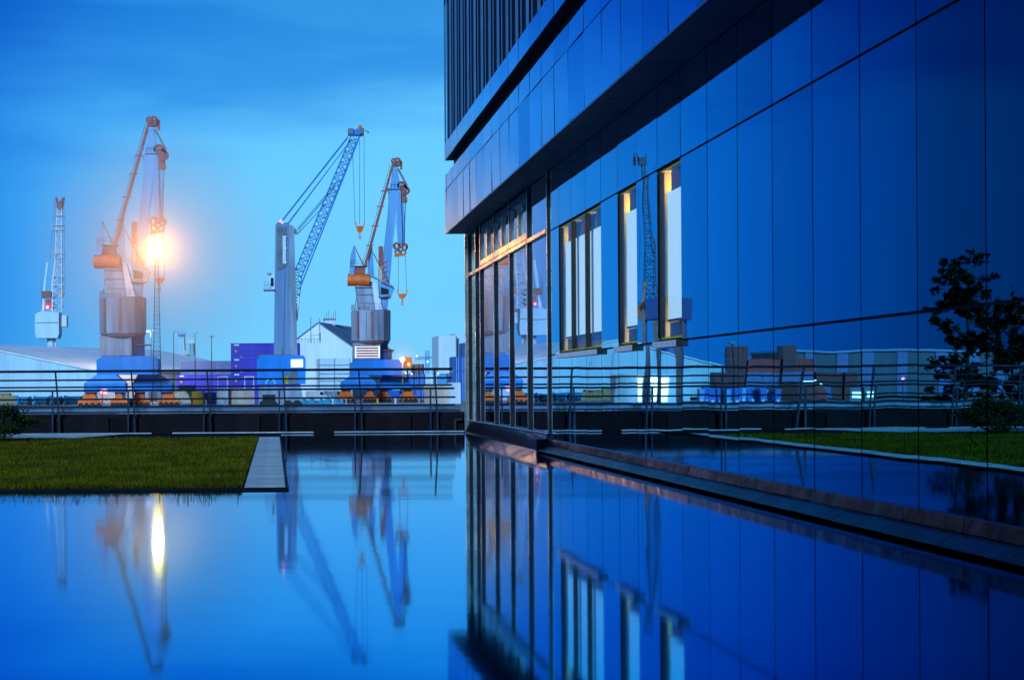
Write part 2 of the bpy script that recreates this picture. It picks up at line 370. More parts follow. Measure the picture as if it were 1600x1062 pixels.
# ------------------------------------------------------------------ the office building
FX = 4.17
bd = thing('office_building', 'long low office building clad in blue mirror glass rising straight out of the pool', 'building', (8, 12, 0))
YC = 30.3; YN = -8.0
def wbox(name, m, x0, x1, y0, y1, z0, z1, parent=bd, label=None, **k):
    return piece(name, m, (x1 - x0, y1 - y0, z1 - z0), ((x0 + x1) / 2, (y0 + y1) / 2, (z0 + z1) / 2), parent, label=label, **k)
MB().box(5.0, 24, YN, YC - .1, -1, 9.0).box(4.23, 24, 21.5, YC - .06, -.3, 4.24).build('wall', back_mat, bd, world=True)
joints = [20.75 - .888 * k for k in range(33)]
joints = [21.5] + joints
wins = {1, 2, 3, 5, 7}          # panel columns that hold windows in the middle row
rows = [(.19, 1.447, 'low'), (1.469, 3.312, 'mid'), (3.334, 4.238, 'top')]
for i in range(len(joints) - 1):
    y1, y0 = joints[i], joints[i + 1]
    for z0, z1, r in rows:
        if r == 'mid' and i in wins: continue
        rot = (0, random.gauss(0, .0007), random.gauss(0, .0010))
        piece('glass_panel', glass_panel, (.016, y1 - y0 - .015, z1 - z0), (FX + .008, (y0 + y1) / 2, (z0 + z1) / 2), bd, rot)
# backing behind the panels, leaving the window openings free
bk = MB(); bk.box(FX + .022, FX + .06, YN, 21.5, -.3, 1.458); bk.box(FX + .022, FX + .06, YN, 21.5, 3.323, 4.24)
i = 0
while i < len(joints) - 1:
    if i in wins: i += 1; continue
    j = i
    while j + 1 < len(joints) - 1 and (j + 1) not in wins: j += 1
    bk.box(FX + .022, FX + .06, joints[j + 1], joints[i], 1.458, 3.323); i = j + 1
bk.build('cladding_backing', back_mat, bd, world=True)
# windows
bm_ = bpy.data.materials.new('window_blind'); bm_.use_nodes = True; t = bm_.node_tree; p = t.nodes['Principled BSDF']
p.inputs['Base Color'].default_value = (.72, .78, .80, 1); p.inputs['Roughness'].default_value = .6
gq = t.nodes.new('ShaderNodeNewGeometry'); mq = t.nodes.new('ShaderNodeMapping'); mq.inputs['Scale'].default_value = (1, 30, .4); t.links.new(gq.outputs['Position'], mq.inputs[0])
nq = t.nodes.new('ShaderNodeTexNoise'); nq.inputs['Scale'].default_value = 1.2; t.links.new(mq.outputs[0], nq.inputs[0])
t.links.new(ramp(t, nq.outputs[0], [(.3, (.58, .66, .70)), (.7, (.80, .84, .85))], 'LINEAR'), p.inputs['Base Color'])
p.inputs['Emission Color'].default_value = (.52, .82, .98, 1); p.inputs['Emission Strength'].default_value = .74  # blind set to glow, standing in for room light from behind
gl = bpy.data.materials.new('clear_window_pane'); gl.use_nodes = True; t = gl.node_tree; t.nodes.clear()
o_ = t.nodes.new('ShaderNodeOutputMaterial'); mx = t.nodes.new('ShaderNodeMixShader'); tr = t.nodes.new('ShaderNodeBsdfTransparent'); gs = t.nodes.new('ShaderNodeBsdfGlossy')
gs.inputs['Roughness'].default_value = .01; gs.inputs['Color'].default_value = (.8, .9, 1, 1); fr = t.nodes.new('ShaderNodeFresnel'); fr.inputs['IOR'].default_value = 1.5
t.links.new(math_node(t, 'MULTIPLY', fr.outputs[0], .28), mx.inputs[0]); t.links.new(tr.outputs[0], mx.inputs[1]); t.links.new(gs.outputs[0], mx.inputs[2]); t.links.new(mx.outputs[0], o_.inputs[0])
groups = [(1, 3, 'window with three blinds'), (5, 5, 'window'), (7, 7, 'window')]
for a, b, nm in groups:
    ya, yb = joints[b + 1] + .006, joints[a] - .006       # near, far
    w = MB(); D = .30; X0, X1 = FX + .03, FX + D
    w.box(X0, X1, yb - .02, yb, 1.49, 3.312).box(X0, X1, ya, ya + .02, 1.49, 3.312).box(X0, X1, ya + .022, yb - .022, 3.29, 3.312).box(X0, X1, ya + .022, yb - .022, 1.49, 1.51)
    win = w.build('window', reveal_mat, bd, world=True)
    Lw = Vector((0, 0, 0))
    def sub(name, m, x0, x1, y0, y1, z0, z1):
        q = MB().box(x0 - 8, x1 - 8, y0 - 12, y1 - 12, z0, z1).build(name, m, win); return q
    sub('sill', sill_mat, FX - .06, FX + .02, ya - .02, yb + .02, 1.395, 1.462)
    sub('sill_end_cap', dark_frame, FX - .064, FX + .02, ya - .034, ya - .021, 1.39, 1.466)
    sub('back_board', mat('room_dark', (.05, .035, .02), .8), FX + D + .31, FX + D + .33, ya, yb, 1.3, 3.45)
    sub('frame', dark_frame, FX + .012, FX + .06, yb - .065, yb - .021, 1.511, 3.289)
    for i in range(a, b + 1):
        y1, y0 = joints[i], joints[i + 1]
        sub('blind', bm_, FX + .075, FX + .082, y0 + (.09 if i == b else .03), y1 - .13, 1.70, 3.06)
        sub('blind_rail', dark_frame, FX + .068, FX + .09, y0 + .05, y1 - .13, 1.675, 1.70)
        if i > a:
            sub('mullion', dark_frame, FX - .006, FX + .055, y1 - .018, y1 + .018, 1.511, 3.289)
        sub('pane', gl, FX + .028, FX + .032, y0 + .025, y1 - .03, 1.511, 3.289)
        sub('head_board', dark_frame, FX + .10, FX + .12, y0 + .33, y0 + .70, 3.07, 3.285)
        sub('foot_board', dark_frame, FX + .10, FX + .12, y0 + .33, y0 + .78, 1.515, 1.67)
        sub('inner_frame', dark_frame, FX + .14, FX + .18, y0 + .03, y1 - .30, 1.52, 3.28)
        ld = bpy.data.lights.new('room_lamp', 'POINT'); ld.energy = 2.0 if i < 4 else 4.5; ld.color = (1.0, .76, .16); ld.shadow_soft_size = .05
        lo = bpy.data.objects.new('room_lamp', ld); COL.objects.link(lo); lo.location = (FX + .24, y1 - .16, 3.2); lo.parent = win; lo.matrix_parent_inverse = win.matrix_world.inverted()
        lo.location = Vector((FX + .22, y1 - .15, 3.17)) - bd.location
        low_fill = lo.copy(); low_fill.data = ld.copy(); low_fill.data.energy = ld.energy * .35; COL.objects.link(low_fill); low_fill.location = Vector((FX + .22, y1 - .15, 1.58)) - bd.location  # extra low lamp added for a yellow glow under the blind
# recessed glazing near the corner
gy = [21.5, 23.2, 24.95, 26.7, 28.5, 29.15, 30.24]
for i in range(len(gy) - 1):
    y0, y1 = gy[i], gy[i + 1]
    rot = lambda: (0, random.gauss(0, .0007), random.gauss(0, .0010))
    piece('pane', pane_mat, (.014, y1 - y0 - .07, 3.31 - .28), (FX + .02, (y0 + y1) / 2, (3.31 + .28) / 2), bd, rot())
    wbox('transom', transom_mat, FX - .045, FX + .06, y0 + .032, y1 - .032, 3.315, 3.375)
    if i in (1, 2, 3):
        wbox('clerestory_frame', transom_mat, FX - .03, FX + .06, y0 + .032, y1 - .032, 3.40, 3.50)
        wbox('clerestory_head', fin_mat, FX - .01, FX + .05, y0 + .032, y1 - .032, 4.05, 4.2)
        ym = (y0 + y1) / 2
        wbox('clerestory_mullion', transom_mat, FX - .03, FX + .05, ym - .03, ym + .03, 3.505, 4.045)
        for q0, q1 in ((y0 + .04, ym - .035), (ym + .035, y1 - .04)):
            piece('pane', pane_mat, (.014, q1 - q0, .54), (FX + .02, (q0 + q1) / 2, 3.775), bd, rot())
            wbox('pane_stile', transom_mat, FX - .02, FX + .012, q1 - .03, q1 + .0, 3.505, 4.045)
    else:
        piece('pane', pane_mat, (.014, y1 - y0 - .07, .85), (FX + .02, (y0 + y1) / 2, 3.81), bd, rot())
for y in gy:
    wbox('mullion', mull_mat, FX - .025, FX + .03, y - .02, y + .02, .28, 4.235)
    wbox('mullion_lit_edge', transom_mat, FX - .034, FX - .026, y - .018, y + .018, .28, 4.235)  # lit side of the mullion put in as a paler strip
MB().box(FX - .09, FX + .3, YC - .05, YC + .0, .0, 4.235).build('corner_post', transom_mat, bd, world=True)
bs = MB(); bs.prism([(FX - .10, 0.0), (FX + .05, 0.0), (FX + .05, .275), (FX - .035, .275), (FX - .055, .25)], 21.5, YC); bs.build('base_upstand', base_mat, bd, world=True)
MB().box(FX - .085, FX - .04, 21.5, YC, .277, .287).build('base_trim', sill_mat, bd, world=True)
# copper flashing and rounded lip at the foot of the cladding
yy = 21.48; first = True
while yy > YN:
    y0, y1 = yy - .81 + .010, yy - .006
    A = [(4.165, .195), (4.132, .19), (4.12, .102), (4.15, .102)]
    B = [(4.118, .098), (4.075, .088), (4.025, .064), (3.985, .04), (3.972, .026), (4.16, .026), (4.16, .096)]
    if first:
        def mk(name, P, m):
            o = MB().prism([(a_ - 4.1, b_) for a_, b_ in P], 0, .80).build(name, m, bd); return o
        fa, fb = mk('flashing', A, flash_mat), mk('lip_section', B, lip_mat); first = False
    else:
        fa, fb = fa.copy(), fb.copy(); COL.objects.link(fa); COL.objects.link(fb)
    for q in (fa, fb): q.location = (4.1 - 8, y0 - 12, 0); q.rotation_euler = (random.gauss(0, .0015), random.gauss(0, .02) if q is fa else 0, random.gauss(0, .002))
    yy -= .81
MB().box(4.12, 4.2, YN, 21.47, -.2, .02).build('plinth_recess', back_mat, bd, world=True)  # recess wall coloured black for the shade gap under the lip
MB().box(3.965, 4.2, 21.48, 21.56, -.03, .19).build('lip_end', lip_mat, bd, world=True)
# soffit and fascia
SX = 3.667
MB().box(SX + .02, FX + .3, YN, YC - .0, 4.245, 4.26).build('soffit', soffit_mat, bd, world=True)
for k in range(43):
    y1 = YC - .02 - k * .888
    piece('soffit_panel', soffit_mat, (.46, .876, .008), (SX + .265, y1 - .438, 4.239), bd, (0, random.gauss(0, .002), 0))
wbox('soffit_trim', fin_mat, SX + .0, SX + .02, YN, YC, 4.232, 4.25)
MB().box(SX + .03, 5.2, YN, YC - .02, 4.262, 5.46).build('fascia_core', back_mat, bd, world=True)
fy = [20.27 + .888 * k for k in range(11, -32, -1)]
fy = [YC] + [y for y in fy if y < YC - .2]
for i in range(len(fy) - 1):
    y0, y1 = fy[i + 1], fy[i]
    for z0, z1 in ((4.252, 5.150), (5.168, 5.474)):
        rot = (0, random.gauss(0, .008), random.gauss(0, .006))
        piece('fascia_panel', fascia_mat, (.02, y1 - y0 - .020, z1 - z0), (SX + .012, (y0 + y1) / 2, (z0 + z1) / 2), bd, rot)
wbox('fascia_return', fascia_mat, SX + .005, 5.2, YC - .019, YC, 4.25, 5.474)
wbox('roof_slab', soffit_mat, 3.86, 5.2, YN, YC - .02, 5.462, 5.798)
MB().box(SX + .02, 5.2, YN, YC - .01, 5.80, 6.13).build('parapet_core', back_mat, bd, world=True)
for i in range(len(fy) - 1):
    y0, y1 = fy[i + 1], fy[i]
    piece('parapet_panel', fascia_mat, (.02, y1 - y0 - .008, .34), (SX + .010, (y0 + y1) / 2, 5.972), bd, (0, random.gauss(0, .004), random.gauss(0, .004)))
wbox('parapet_return', fascia_mat, SX + .005, 5.2, YC - .009, YC + .003, 5.80, 6.14)
MB().box(3.72, 24, YN, YC - .03, 6.145, 12.0).build('upper_wall', louver_mat, bd, world=True)
k = 0; y = YC - .03
while y > YN:
    wbox('fin', fin_mat, 3.665, 3.70, y - .05, y, 6.146, 11.9)
    wbox('fin', fin_mat, 3.69, 3.70, y - .34, y - .31, 6.146, 11.9)
    wbox('louver_panel', louver_mat, 3.702, 3.718, y - .86, y - .36, 6.15, 11.9)
    y -= .888; k += 1
wbox('top_band', fin_mat, 3.56, 3.635, YN, YC, 9.22, 9.5)
wbox('cornice', fascia_mat, 3.55, 5.2, YN, YC + .02, 11.92, 12.3)
MB().box(5.0, 24, YC - .09, YC - .03, -1, 12).build('end_wall', soffit_mat, bd, world=True)
# small service box and black hose by the corner
sb = thing('wall_bracket', 'small black pipe bracket on the wall beside the building corner', 'bracket', (3.95, 30.98, 0))
MB().tube((0, 0, .04), (0, 0, .27), .03).tube((0, 0, .27), (.14, 0, .27), .03).build('pipe', black_m, sb)

# ------------------------------------------------------------------ harbour cranes (level luffing pair)
def luffing_crane(loc, label, group):
    T = thing('luffing_crane', label, 'crane', loc, group)
    def P(px, py): return ((px - 193) / 11.28, (636 - py - (px - 193) * .0065) / 11.28)
    def poly(pp): return [P(*q) for q in pp]
    # portal
    MB().prism([(-3.4, 4.5), (5.0, 4.5), (5.0, 6.6), (4.2, 7.0), (-2.6, 7.0), (-3.4, 6.5)], -2.6, 2.6).build('portal', blue_p, T)
    for (a, b, c, d, y) in ((-3.4, -.7, -5.1, .6, -1.6), (1.95, 5.05, 1.24, 6.74, 1.6)):
        m = MB(); m.loft([(a, y - 1.1, 4.5), (b, y - 1.1, 4.5), (b, y + 1.1, 4.5), (a, y + 1.1, 4.5)], [(c, y - 1.4, 3.3), (d, y - 1.4, 3.3), (d, y + 1.4, 3.3), (c, y + 1.4, 3.3)])
        m.box(c, d, y - 1.4, y + 1.4, 2.1, 3.3); m.build('leg', blue_p, T)
        for xx in (c + .9, d - .9):
            MB().loft([(xx - .7, y - .7, 2.1), (xx + .7, y - .7, 2.1), (xx + .7, y + .7, 2.1), (xx - .7, y + .7, 2.1)], [(xx - .4, y - .4, .6), (xx + .4, y - .4, .6), (xx + .4, y + .4, .6), (xx - .4, y + .4, .6)]).build('leg_foot', blue_p, T)
    for a, b, y in ((-6.0, -2.75, -1.7), (-1.6, .9, -1.7), (.6, 3.5, 1.7), (4.7, 7.7, 1.7)):
        bo = MB(); bo.prism([(a, .35), (b, .35), (b, .9), (b - .7, 1.25), (b - 1.0, 2.1), (a + 1.0, 2.1), (a + .6, 1.25), (a, .9)], y - .8, y + .8); B = bo.build('bogie', orange_p, T)
        for q in range(4):
            xx = a + .4 + q * (b - a - .8) / 3; MB().tube((xx, y - .95, .35), (xx, y + .95, .35), .33, 10).build('wheel', black_m, B)
    # slewing column, neck
    MB().tube((1.0, 1.0, 6.9), (1.0, 1.0, 9.9), 1.9, 16).build('slewing_column', blue_p, T, smooth=False)
    MB().tube((2.0, .6, 8.5), (2.0, .6, 8.65), 1.9, 14).build('ring_platform', rust_p, T)
    MB().prism([(-3.0, 7.1), (1.4, 7.1), (1.4, 9.75), (-3.0, 9.75)], -2.3, .6).build('neck', grey_p, T)
    # machine house: ten sided drum of panels
    oc = lambda r, z: [(r * math.cos(2 * PI * (k + .5) / 10), r * math.sin(2 * PI * (k + .5) / 10), z) for k in range(10)]
    MB().loft(oc(3.0, 9.9), oc(3.3, 10.15)).loft(oc(3.3, 10.15), oc(3.35, 15.0)).loft(oc(3.35, 15.0), oc(3.2, 15.15)).build('machine_house', grey_p, T)
    MB().loft(oc(3.12, 9.72), oc(3.12, 9.88)).build('drum_skirt', rust_p, T)
    for xx, ww in ((-2.35, .42), (-.03, .48)):
        lv = MB(); yy = -3.30 if abs(xx) < 1 else -2.62
        r_ = 0 if abs(xx) < 1 else math.radians(-36)
        for q in range(17):
            z = 10.4 + q * .27; lv.box(-ww / 2, ww / 2, -.05, .03, z, z + .16)
        o = lv.build('louver', rust_p, T); o.location = (xx, yy, 0); o.rotation_euler = (0, 0, r_)
    for xx, yy, r_ in ((.95, -3.26, 0), (-1.0, -3.26, 0), (2.8, -1.9, 0.9)):
        o = MB().box(-.02, .02, -.02, .02, 10.2, 14.95).build('panel_seam', grey_dark, T); o.location = (xx, yy, 0); o.rotation_euler = (0, 0, r_)
    hr = MB()
    for q in range(9):
        a = PI * .75 + q * PI / 8; hr.beam((3.2 * math.cos(a), 3.2 * math.sin(a), 15.1), (3.2 * math.cos(a), 3.2 * math.sin(a), 16.0), .07)
        b = a + PI / 8
        if q < 8:
            for z in (15.55, 16.0): hr.beam((3.2 * math.cos(a), 3.2 * math.sin(a), z), (3.2 * math.cos(b), 3.2 * math.sin(b), z), .05)
    hr.build('house_railing', rust_p, T)
    # tower body
    m = MB(); m.loft([(-2.0, -1.5, 15.1), (.6, -1.5, 15.1), (.6, 1.5, 15.1), (-2.0, 1.5, 15.1)], [(-2.6, -1.1, 19.8), (.0, -1.1, 19.8), (.0, 1.1, 19.8), (-2.6, 1.1, 19.8)]); m.build('tower', grey_p, T)
    m = MB(); m.loft([(.63, -1.3, 15.1), (1.9, -1.3, 15.1), (1.9, 1.3, 15.1), (.63, 1.3, 15.1)], [(.03, -1.0, 19.8), (.6, -1.0, 19.8), (.6, 1.0, 19.8), (.03, 1.0, 19.8)]); m.build('tower_side', white_p, T)
    m = MB()
    for z in (16.3, 17.6, 18.8): m.box(-2.0 - (z - 15.1) * .13, .7 - (z - 15.1) * .13, -1.56 + (z - 15.1) * .085, -1.45, z, z + .06)
    m.build('tower_rib', grey_dark, T)
    MB().beam((-2.7, -.9, 15.2), (-2.1, -.9, 19.0), .12).build('drain_pipe', grey_dark, T)
    MB().beam((2.35, .5, 15.1), (1.85, .5, 19.2), .5, 1.2).build('jib_foot', rust_p, T)
    # counterweight drum
    dr = MB(); dr.tube((-3.75, -.6, 20.15), (-.15, -1.1, 20.05), 1.0, 18); dr.build('counterweight', orange_p, T)
    fm = MB().box(-3.0, -.9, -1.0, 1.0, 21.15, 22.3).build('winch_house', rust_p, T)
    MB().box(-3.4, -.5, -1.4, 1.4, 22.32, 22.42).build('winch_deck', grey_p, T)
    m = MB()
    for xx in (-3.35, -2.4, -1.5, -.6): m.beam((xx, -1.35, 22.4), (xx, -1.35, 23.3), .06)
    for z in (22.85, 23.3): m.beam((-3.35, -1.35, z), (-.6, -1.35, z), .05)
    m.build('deck_railing', rust_p, T)
    # horns and braces
    MB().prism([(-3.55, 20.9), (-2.75, 20.9), (-2.45, 24.0), (-2.75, 25.8), (-3.3, 24.2)], -1.2, -.8).build('horn', paleblue, T)
    MB().beam((-2.75, -1.0, 25.7), (-1.1, -1.0, 22.3), .16).build('horn_brace', rust_p, T)
    MB().loft([(-.55, -1.2, 20.5), (.55, -1.2, 20.5), (.55, -.6, 20.5), (-.55, -.6, 20.5)], [(-.25, -1.1, 25.6), (.25, -1.1, 25.6), (.25, -.7, 25.6), (-.25, -.7, 25.6)]).build('king_post', paleblue, T)
    MB().beam((0, -1.0, 25.2), (3.3, -1.0, 18.9), .16).build('king_post_brace', rust_p, T)
    MB().box(1.35, 2.05, -.8, 0, 22.4, 25.6).build('cable_box', rust_p, T)
    m = MB()
    for q in range(5): m.beam((1.3, -.9, 19.4 + q * .8), (2.6, -.9, 20.0 + q * .8), .08)
    m.lattice((1.7, -.4, 19.2), (1.7, -.4, 22.4), .8, .7, 4, .04); m.build('ladder_frame', orange_p, T)
    # walkway and cab
    MB().beam((-.2, -1.2, 20.8), (3.7, -1.2, 18.9), .24, .8).build('walkway', grey_p, T)
    MB().prism([(1.3, 19.7), (3.9, 18.7), (3.4, 17.5), (1.5, 17.3)], -1.0, 1.0).build('cab', paleblue, T)
    MB().box(1.2, 3.3, -1.3, 1.1, 17.15, 17.3).build('cab_deck', rust_p, T)
    MB().prism([(1.6, 18.9), (2.9, 18.5), (2.9, 17.7), (1.6, 17.7)], -1.04, -1.005).build('cab_window', back_mat, T)
    # luffing arm with ladder
    a0, a1 = Vector((-.95, -1.3, 22.4)), Vector((3.75, -.5, 39.0))
    MB().beam(a0, a1, .42, .6, .36, .4).build('luffing_arm', rust_p, T)
    m = MB(); d = (a1 - a0); off = Vector((-.42, 0, .12))
    m.beam(a0 + off, a1 + off, .07)
    for q in range(26):
        c = a0 + d * (q / 26); m.beam(c + off, c + Vector((-.1, 0, 0)), .05)
    for q in (5, 10, 15, 19):
        c = a0 + d * (q / 26) + off; m.beam(c + Vector((-.3, -.2, 0)), c + Vector((.9, -.2, 0)), .16)
    m.build('arm_ladder', rust_p, T)
    # main jib: two tapering box plates
    pl = poly([(236, 198), (243, 200), (248, 232), (244, 262), (234, 345), (224, 463), (211, 463), (216, 370), (226, 282), (229, 242), (232, 230)])
    MB().prism(pl, -.7, .2).build('main_jib', paleblue, T)
    m = MB(); z0 = P(0, 242)[1]
    m.box(P(225, 0)[0], P(248, 0)[0], -1.0, .5, z0 - .1, z0 + .1)
    for q in range(5): m.beam((P(225 + q * 5.5, 0)[0], -1.0, z0), (P(225 + q * 5.5, 0)[0], -1.0, z0 + .8), .06)
    m.beam((P(225, 0)[0], -1, z0 + .8), (P(247, 0)[0], -1, z0 + .8), .06); m.build('jib_platform', paleblue, T)
    MB().beam((P(227, 245)[0], -.5, P(227, 245)[1]), (P(228, 280)[0], -.5, P(228, 280)[1]), .14).build('jib_stay', paleblue, T)
    # jib head pulleys
    m = MB()
    for q, (px, py, r) in enumerate(((237, 190, .5), (244, 189, .55), (248, 192, .45))):
        x_, z_ = P(px, py); m.ring((x_, -.9 + q * .3, z_), r, r * .45, .14)
    x_, z_ = P(241, 193); m.box(x_ - .5, x_ + .6, -.9, .3, z_ - .5, z_ + .3); m.beam((x_ + .9, -.3, z_ + .2), (x_ + .9, -.3, z_ - 1.0), .35)
    m.build('head_sheave', rust_p, T)
    m = MB()
    for dx in (-.35, .1, .5): m.beam((x_ + dx, -.3, z_ + .4), (x_ + dx, -.3, z_ + 1.1), .05)
    m.build('mast_rod', grey_dark, T)
    # fly jib
    def L3(a, b, w, name, mt, y=-.3, w2=None):
        p0, p1 = P(*a), P(*b); MB().beam((p0[0], y, p0[1]), (p1[0], y, p1[1]), w, w * 1.1, w2, w2).build(name, mt, T)
    L3((245, 203), (261, 233), .3, 'fly_strut', grey_dark)
    m = MB()
    for px, py, r in ((251, 235, .75), (256, 240, .6), (259, 244, .7), (255, 251, .45)):
        x_, z_ = P(px, py); m.ring((x_, -.5, z_), r, r * .5, .2); m.tube((x_, -.75, z_), (x_, -.25, z_), r * .3, 8)
    x_, z_ = P(254, 242); m.prism([(x_ - .7, z_ + .7), (x_ + .1, z_ + .3), (x_ + .5, z_ - .9), (x_ - .1, z_ - 1.1)], -.75, -.25)
    x_, z_ = P(256, 262); m.box(x_ - .5, x_ + .5, -.6, .0, z_ - .3, z_ + .5)
    m.build('fly_sheave', rust_p, T)
    MB().prism(poly([(244, 248), (249, 243), (251, 305), (252, 342), (244, 342), (241, 305)]), -.9, -.6).build('fly_plate', paleblue, T)
    MB().prism(poly([(250, 246), (255, 246), (256, 300), (255, 342), (252, 342), (251, 300)]), -.5, -.2).build('fly_plate', paleblue, T)
    L3((260, 236), (257, 300), .16, 'fly_rod', grey_dark, -.1); L3((257, 300), (256, 342), .14, 'fly_rod', rust_p, -.1)
    L3((262, 232), (258, 268), .12, 'fly_rod', grey_dark, -.0)
    # pulley head
    hd = MB()
    for px, py, r in ((242, 346, .65), (250, 344, .6), (256, 348, .6), (243, 357, .55), (254, 358, .5), (248, 352, .55)):
        x_, z_ = P(px, py); hd.ring((x_, -.7 + (px % 3) * .25, z_), r, r * .6, .12)
    for aa, bb in (((238, 342), (240, 364)), ((259, 342), (257, 360)), ((238, 364), (257, 362)), ((239, 342), (259, 343))):
        p0, p1 = P(*aa), P(*bb); hd.beam((p0[0], -.8, p0[1]), (p1[0], -.8, p1[1]), .2)
    hd.build('pulley_block', rust_p, T)
    p0, p1 = P(237, 365), P(257, 362); MB().beam((p0[0], -.8, p0[1]), (p1[0], -.8, p1[1]), .34, .6).build('pulley_bar', orange_p, T)
    m = MB()
    for xa, xb in ((244, 243.5), (257, 259)):
        p0, p1 = P(xa, 364), P(xb, 432); m.tube((p0[0], -.8, p0[1]), (p1[0], -.8, p1[1]), .045, 5)
    m.build('hoist_rope', grey_dark, T)
    hk = MB()
    c0, c1 = P(251, 434), P(251, 455)
    hk.prism([(c0[0] - .7, c0[1] - .1), (c0[0] + .7, c0[1] - .1), (c0[0] + .45, c0[1] - .7), (c0[0], c0[1] - .95), (c0[0] - .45, c0[1] - .7)], -1.05, -.55)
    hk.beam((c0[0] - .6, -.8, c0[1] - .3), (c0[0] - .85, -.8, c0[1] + .6), .14).beam((c0[0] + .6, -.8, c0[1] - .3), (c0[0] + .85, -.8, c0[1] + .6), .14)
    hk.beam((c0[0], -.8, c0[1] - .9), (c0[0], -.8, c1[1] + .3), .2).ring((c0[0], -.8, c1[1] + .1), .25, .12, .06, 8)
    hk.build('hook_block', orange_p, T)
    return T
YA, YCC = 197.0, 234.0
xa = (193 - 428) / F * YA
craneA = luffing_crane((xa, YA, GZ), 'tallest grey and orange harbour crane on a blue portal, left of the glowing floodlight', 'luffing harbour cranes on blue portals')
craneC = copy_tree(craneA); craneC.location = ((580 - 428) / F * YCC, YCC, GZ)
craneC['label'] = 'grey and orange harbour crane on a blue portal, nearest the glass building'
# lit striped panel on the neck of the second crane
pn = MB()
for q in range(5): pn.box(-2.6, 1.1, -2.45, -2.38, 7.35 + q * .42, 7.45 + q * .42)
pn.box(-2.75, -2.6, -2.45, -2.38, 7.3, 9.2).box(1.1, 1.25, -2.45, -2.38, 7.3, 9.2)
pn.build('lit_panel', lit_white, craneC)
PNb = MB().box(-2.75, 1.25, -2.37, -2.31, 7.3, 9.2).build('lit_panel_back', rust_p, craneC)

# floodlight on its lattice mast, with a scattering ball added to make its lens halo
YL = 182.0
lp = at(245, 392, YL)
lm = thing('floodlight_mast', 'thin lattice mast with a blazing orange floodlight on top, right of the tallest crane', 'light mast', (lp.x, YL, GZ))
hh = lp.z - GZ
MB().lattice((-.1, 0, 0), (0, 0, hh - .9), 1.15, .4, 34, .022).build('lattice', rail_mat, lm)
MB().box(-.5, .5, -.3, .3, hh - .88, hh - .72).build('head_platform', grey_dark, lm)
MB().tube((0, .1, hh - .7), (0, .1, hh - .42), .1, 8).tube((0, .05, hh), (0, .62, hh), .5, 14, r2=.2).build('lamp_housing', grey_dark, lm)
MB().sphere((0, 0, hh), .42, 16, 10).build('lamp_lens', lamp_orange, lm, smooth=True)
L = bpy.data.lights.new('floodlight_lamp', 'POINT'); L.energy = 9500; L.color = (1.0, .41, .07); L.shadow_soft_size = .6
lo = bpy.data.objects.new('floodlight_lamp', L); COL.objects.link(lo); lo.parent = lm; lo.location = (0, -1.1, hh)
hz = bpy.data.materials.new('halo_volume'); hz.use_nodes = True; t = hz.node_tree; t.nodes.clear()
o_ = t.nodes.new('ShaderNodeOutputMaterial'); pv = t.nodes.new('ShaderNodeVolumePrincipled'); pv.inputs['Color'].default_value = (.98, .98, 1, 1)
RM = 18.0
tcm = t.nodes.new('ShaderNodeTexCoord'); ln = t.nodes.new('ShaderNodeVectorMath'); ln.operation = 'LENGTH'; t.links.new(tcm.outputs['Object'], ln.inputs[0])
fo = math_node(t, 'SUBTRACT', 1.0, math_node(t, 'DIVIDE', ln.outputs['Value'], RM), clamp=True)
t.links.new(math_node(t, 'MULTIPLY', math_node(t, 'POWER', fo, .95), .034), pv.inputs['Density'])
t.links.new(pv.outputs[0], o_.inputs['Volume'])
hzo = MB().sphere((0, 0, 0), RM, 32, 20).build('halo_volume', hz, smooth=True, kind='stuff', label='pale pink halo ball added round the floodlight beside the tallest crane', category='halo_volume')
hzo.location = lp

# ------------------------------------------------------------------ mobile crane with lattice boom
YB = 170.0
def PB(px, py): return ((px - 446) / 13.07, (638.9 - py) / 13.07)
mc = thing('lattice_boom_crane', 'pale grey tower crane with a long blue lattice boom rising to the right', 'crane', ((446 - 428) / F * YB, YB, GZ))
def pb(pp): return [PB(*q) for q in pp]
MB().prism(pb([(428, 560), (453, 560), (452, 352), (432, 352)]), -1.2, 1.2).build('tower', mat('tower_grey_blue', (.15, .24, .40), .5, 0, .12, .6, streak=True), mc)
MB().prism(pb([(453.3, 560), (465, 560), (461, 356), (452.3, 352)]), -1.2, 1.2).build('tower_flank', grey_p, mc)
m = MB(); m.prism(pb([(434.5, 424), (448, 420), (449.5, 356), (434, 356)]), -1.26, -1.21); m.build('tower_opening', grey_dark, mc)
m = MB()
for py in (372, 390, 412): m.box(PB(443, 0)[0], PB(449, 0)[0], -1.4, -1.27, PB(0, py)[1] - .12, PB(0, py)[1] + .12)
m.box(PB(443, 0)[0], PB(448, 0)[0], -1.35, -1.265, PB(0, 412)[1], PB(0, 372)[1]); m.build('opening_rail', white_p, mc)
m = MB()
for px in (437, 449): x_, z_ = PB(px, 354); m.ring((x_, -.6, z_), .38, .15, .3); m.box(x_ - .25, x_ + .25, -.9, .9, z_ - .9, z_)
m.build('head_sheave', grey_dark, mc)
x_, z_ = PB(464, 362); MB().ring((x_, -.2, z_), .33, .2, .2).beam((x_ - .5, -.2, z_), (x_, -.2, z_), .15).build('side_sheave', white_p, mc)
MB().beam((PB(443, 0)[0], -1.23, PB(0, 556)[1]), (PB(446, 0)[0], -1.23, PB(0, 426)[1]), .06).build('cable_duct', grey_dark, mc)
MB().box(PB(440, 0)[0], PB(443, 0)[0], -1.24, -1.21, PB(0, 554)[1], PB(0, 545)[1]).build('hatch', grey_dark, mc)
cabp = MB().box(PB(422, 0)[0], PB(430, 0)[0], -1.0, .6, PB(0, 453)[1], PB(0, 430)[1]).build('cab', white_p, mc)
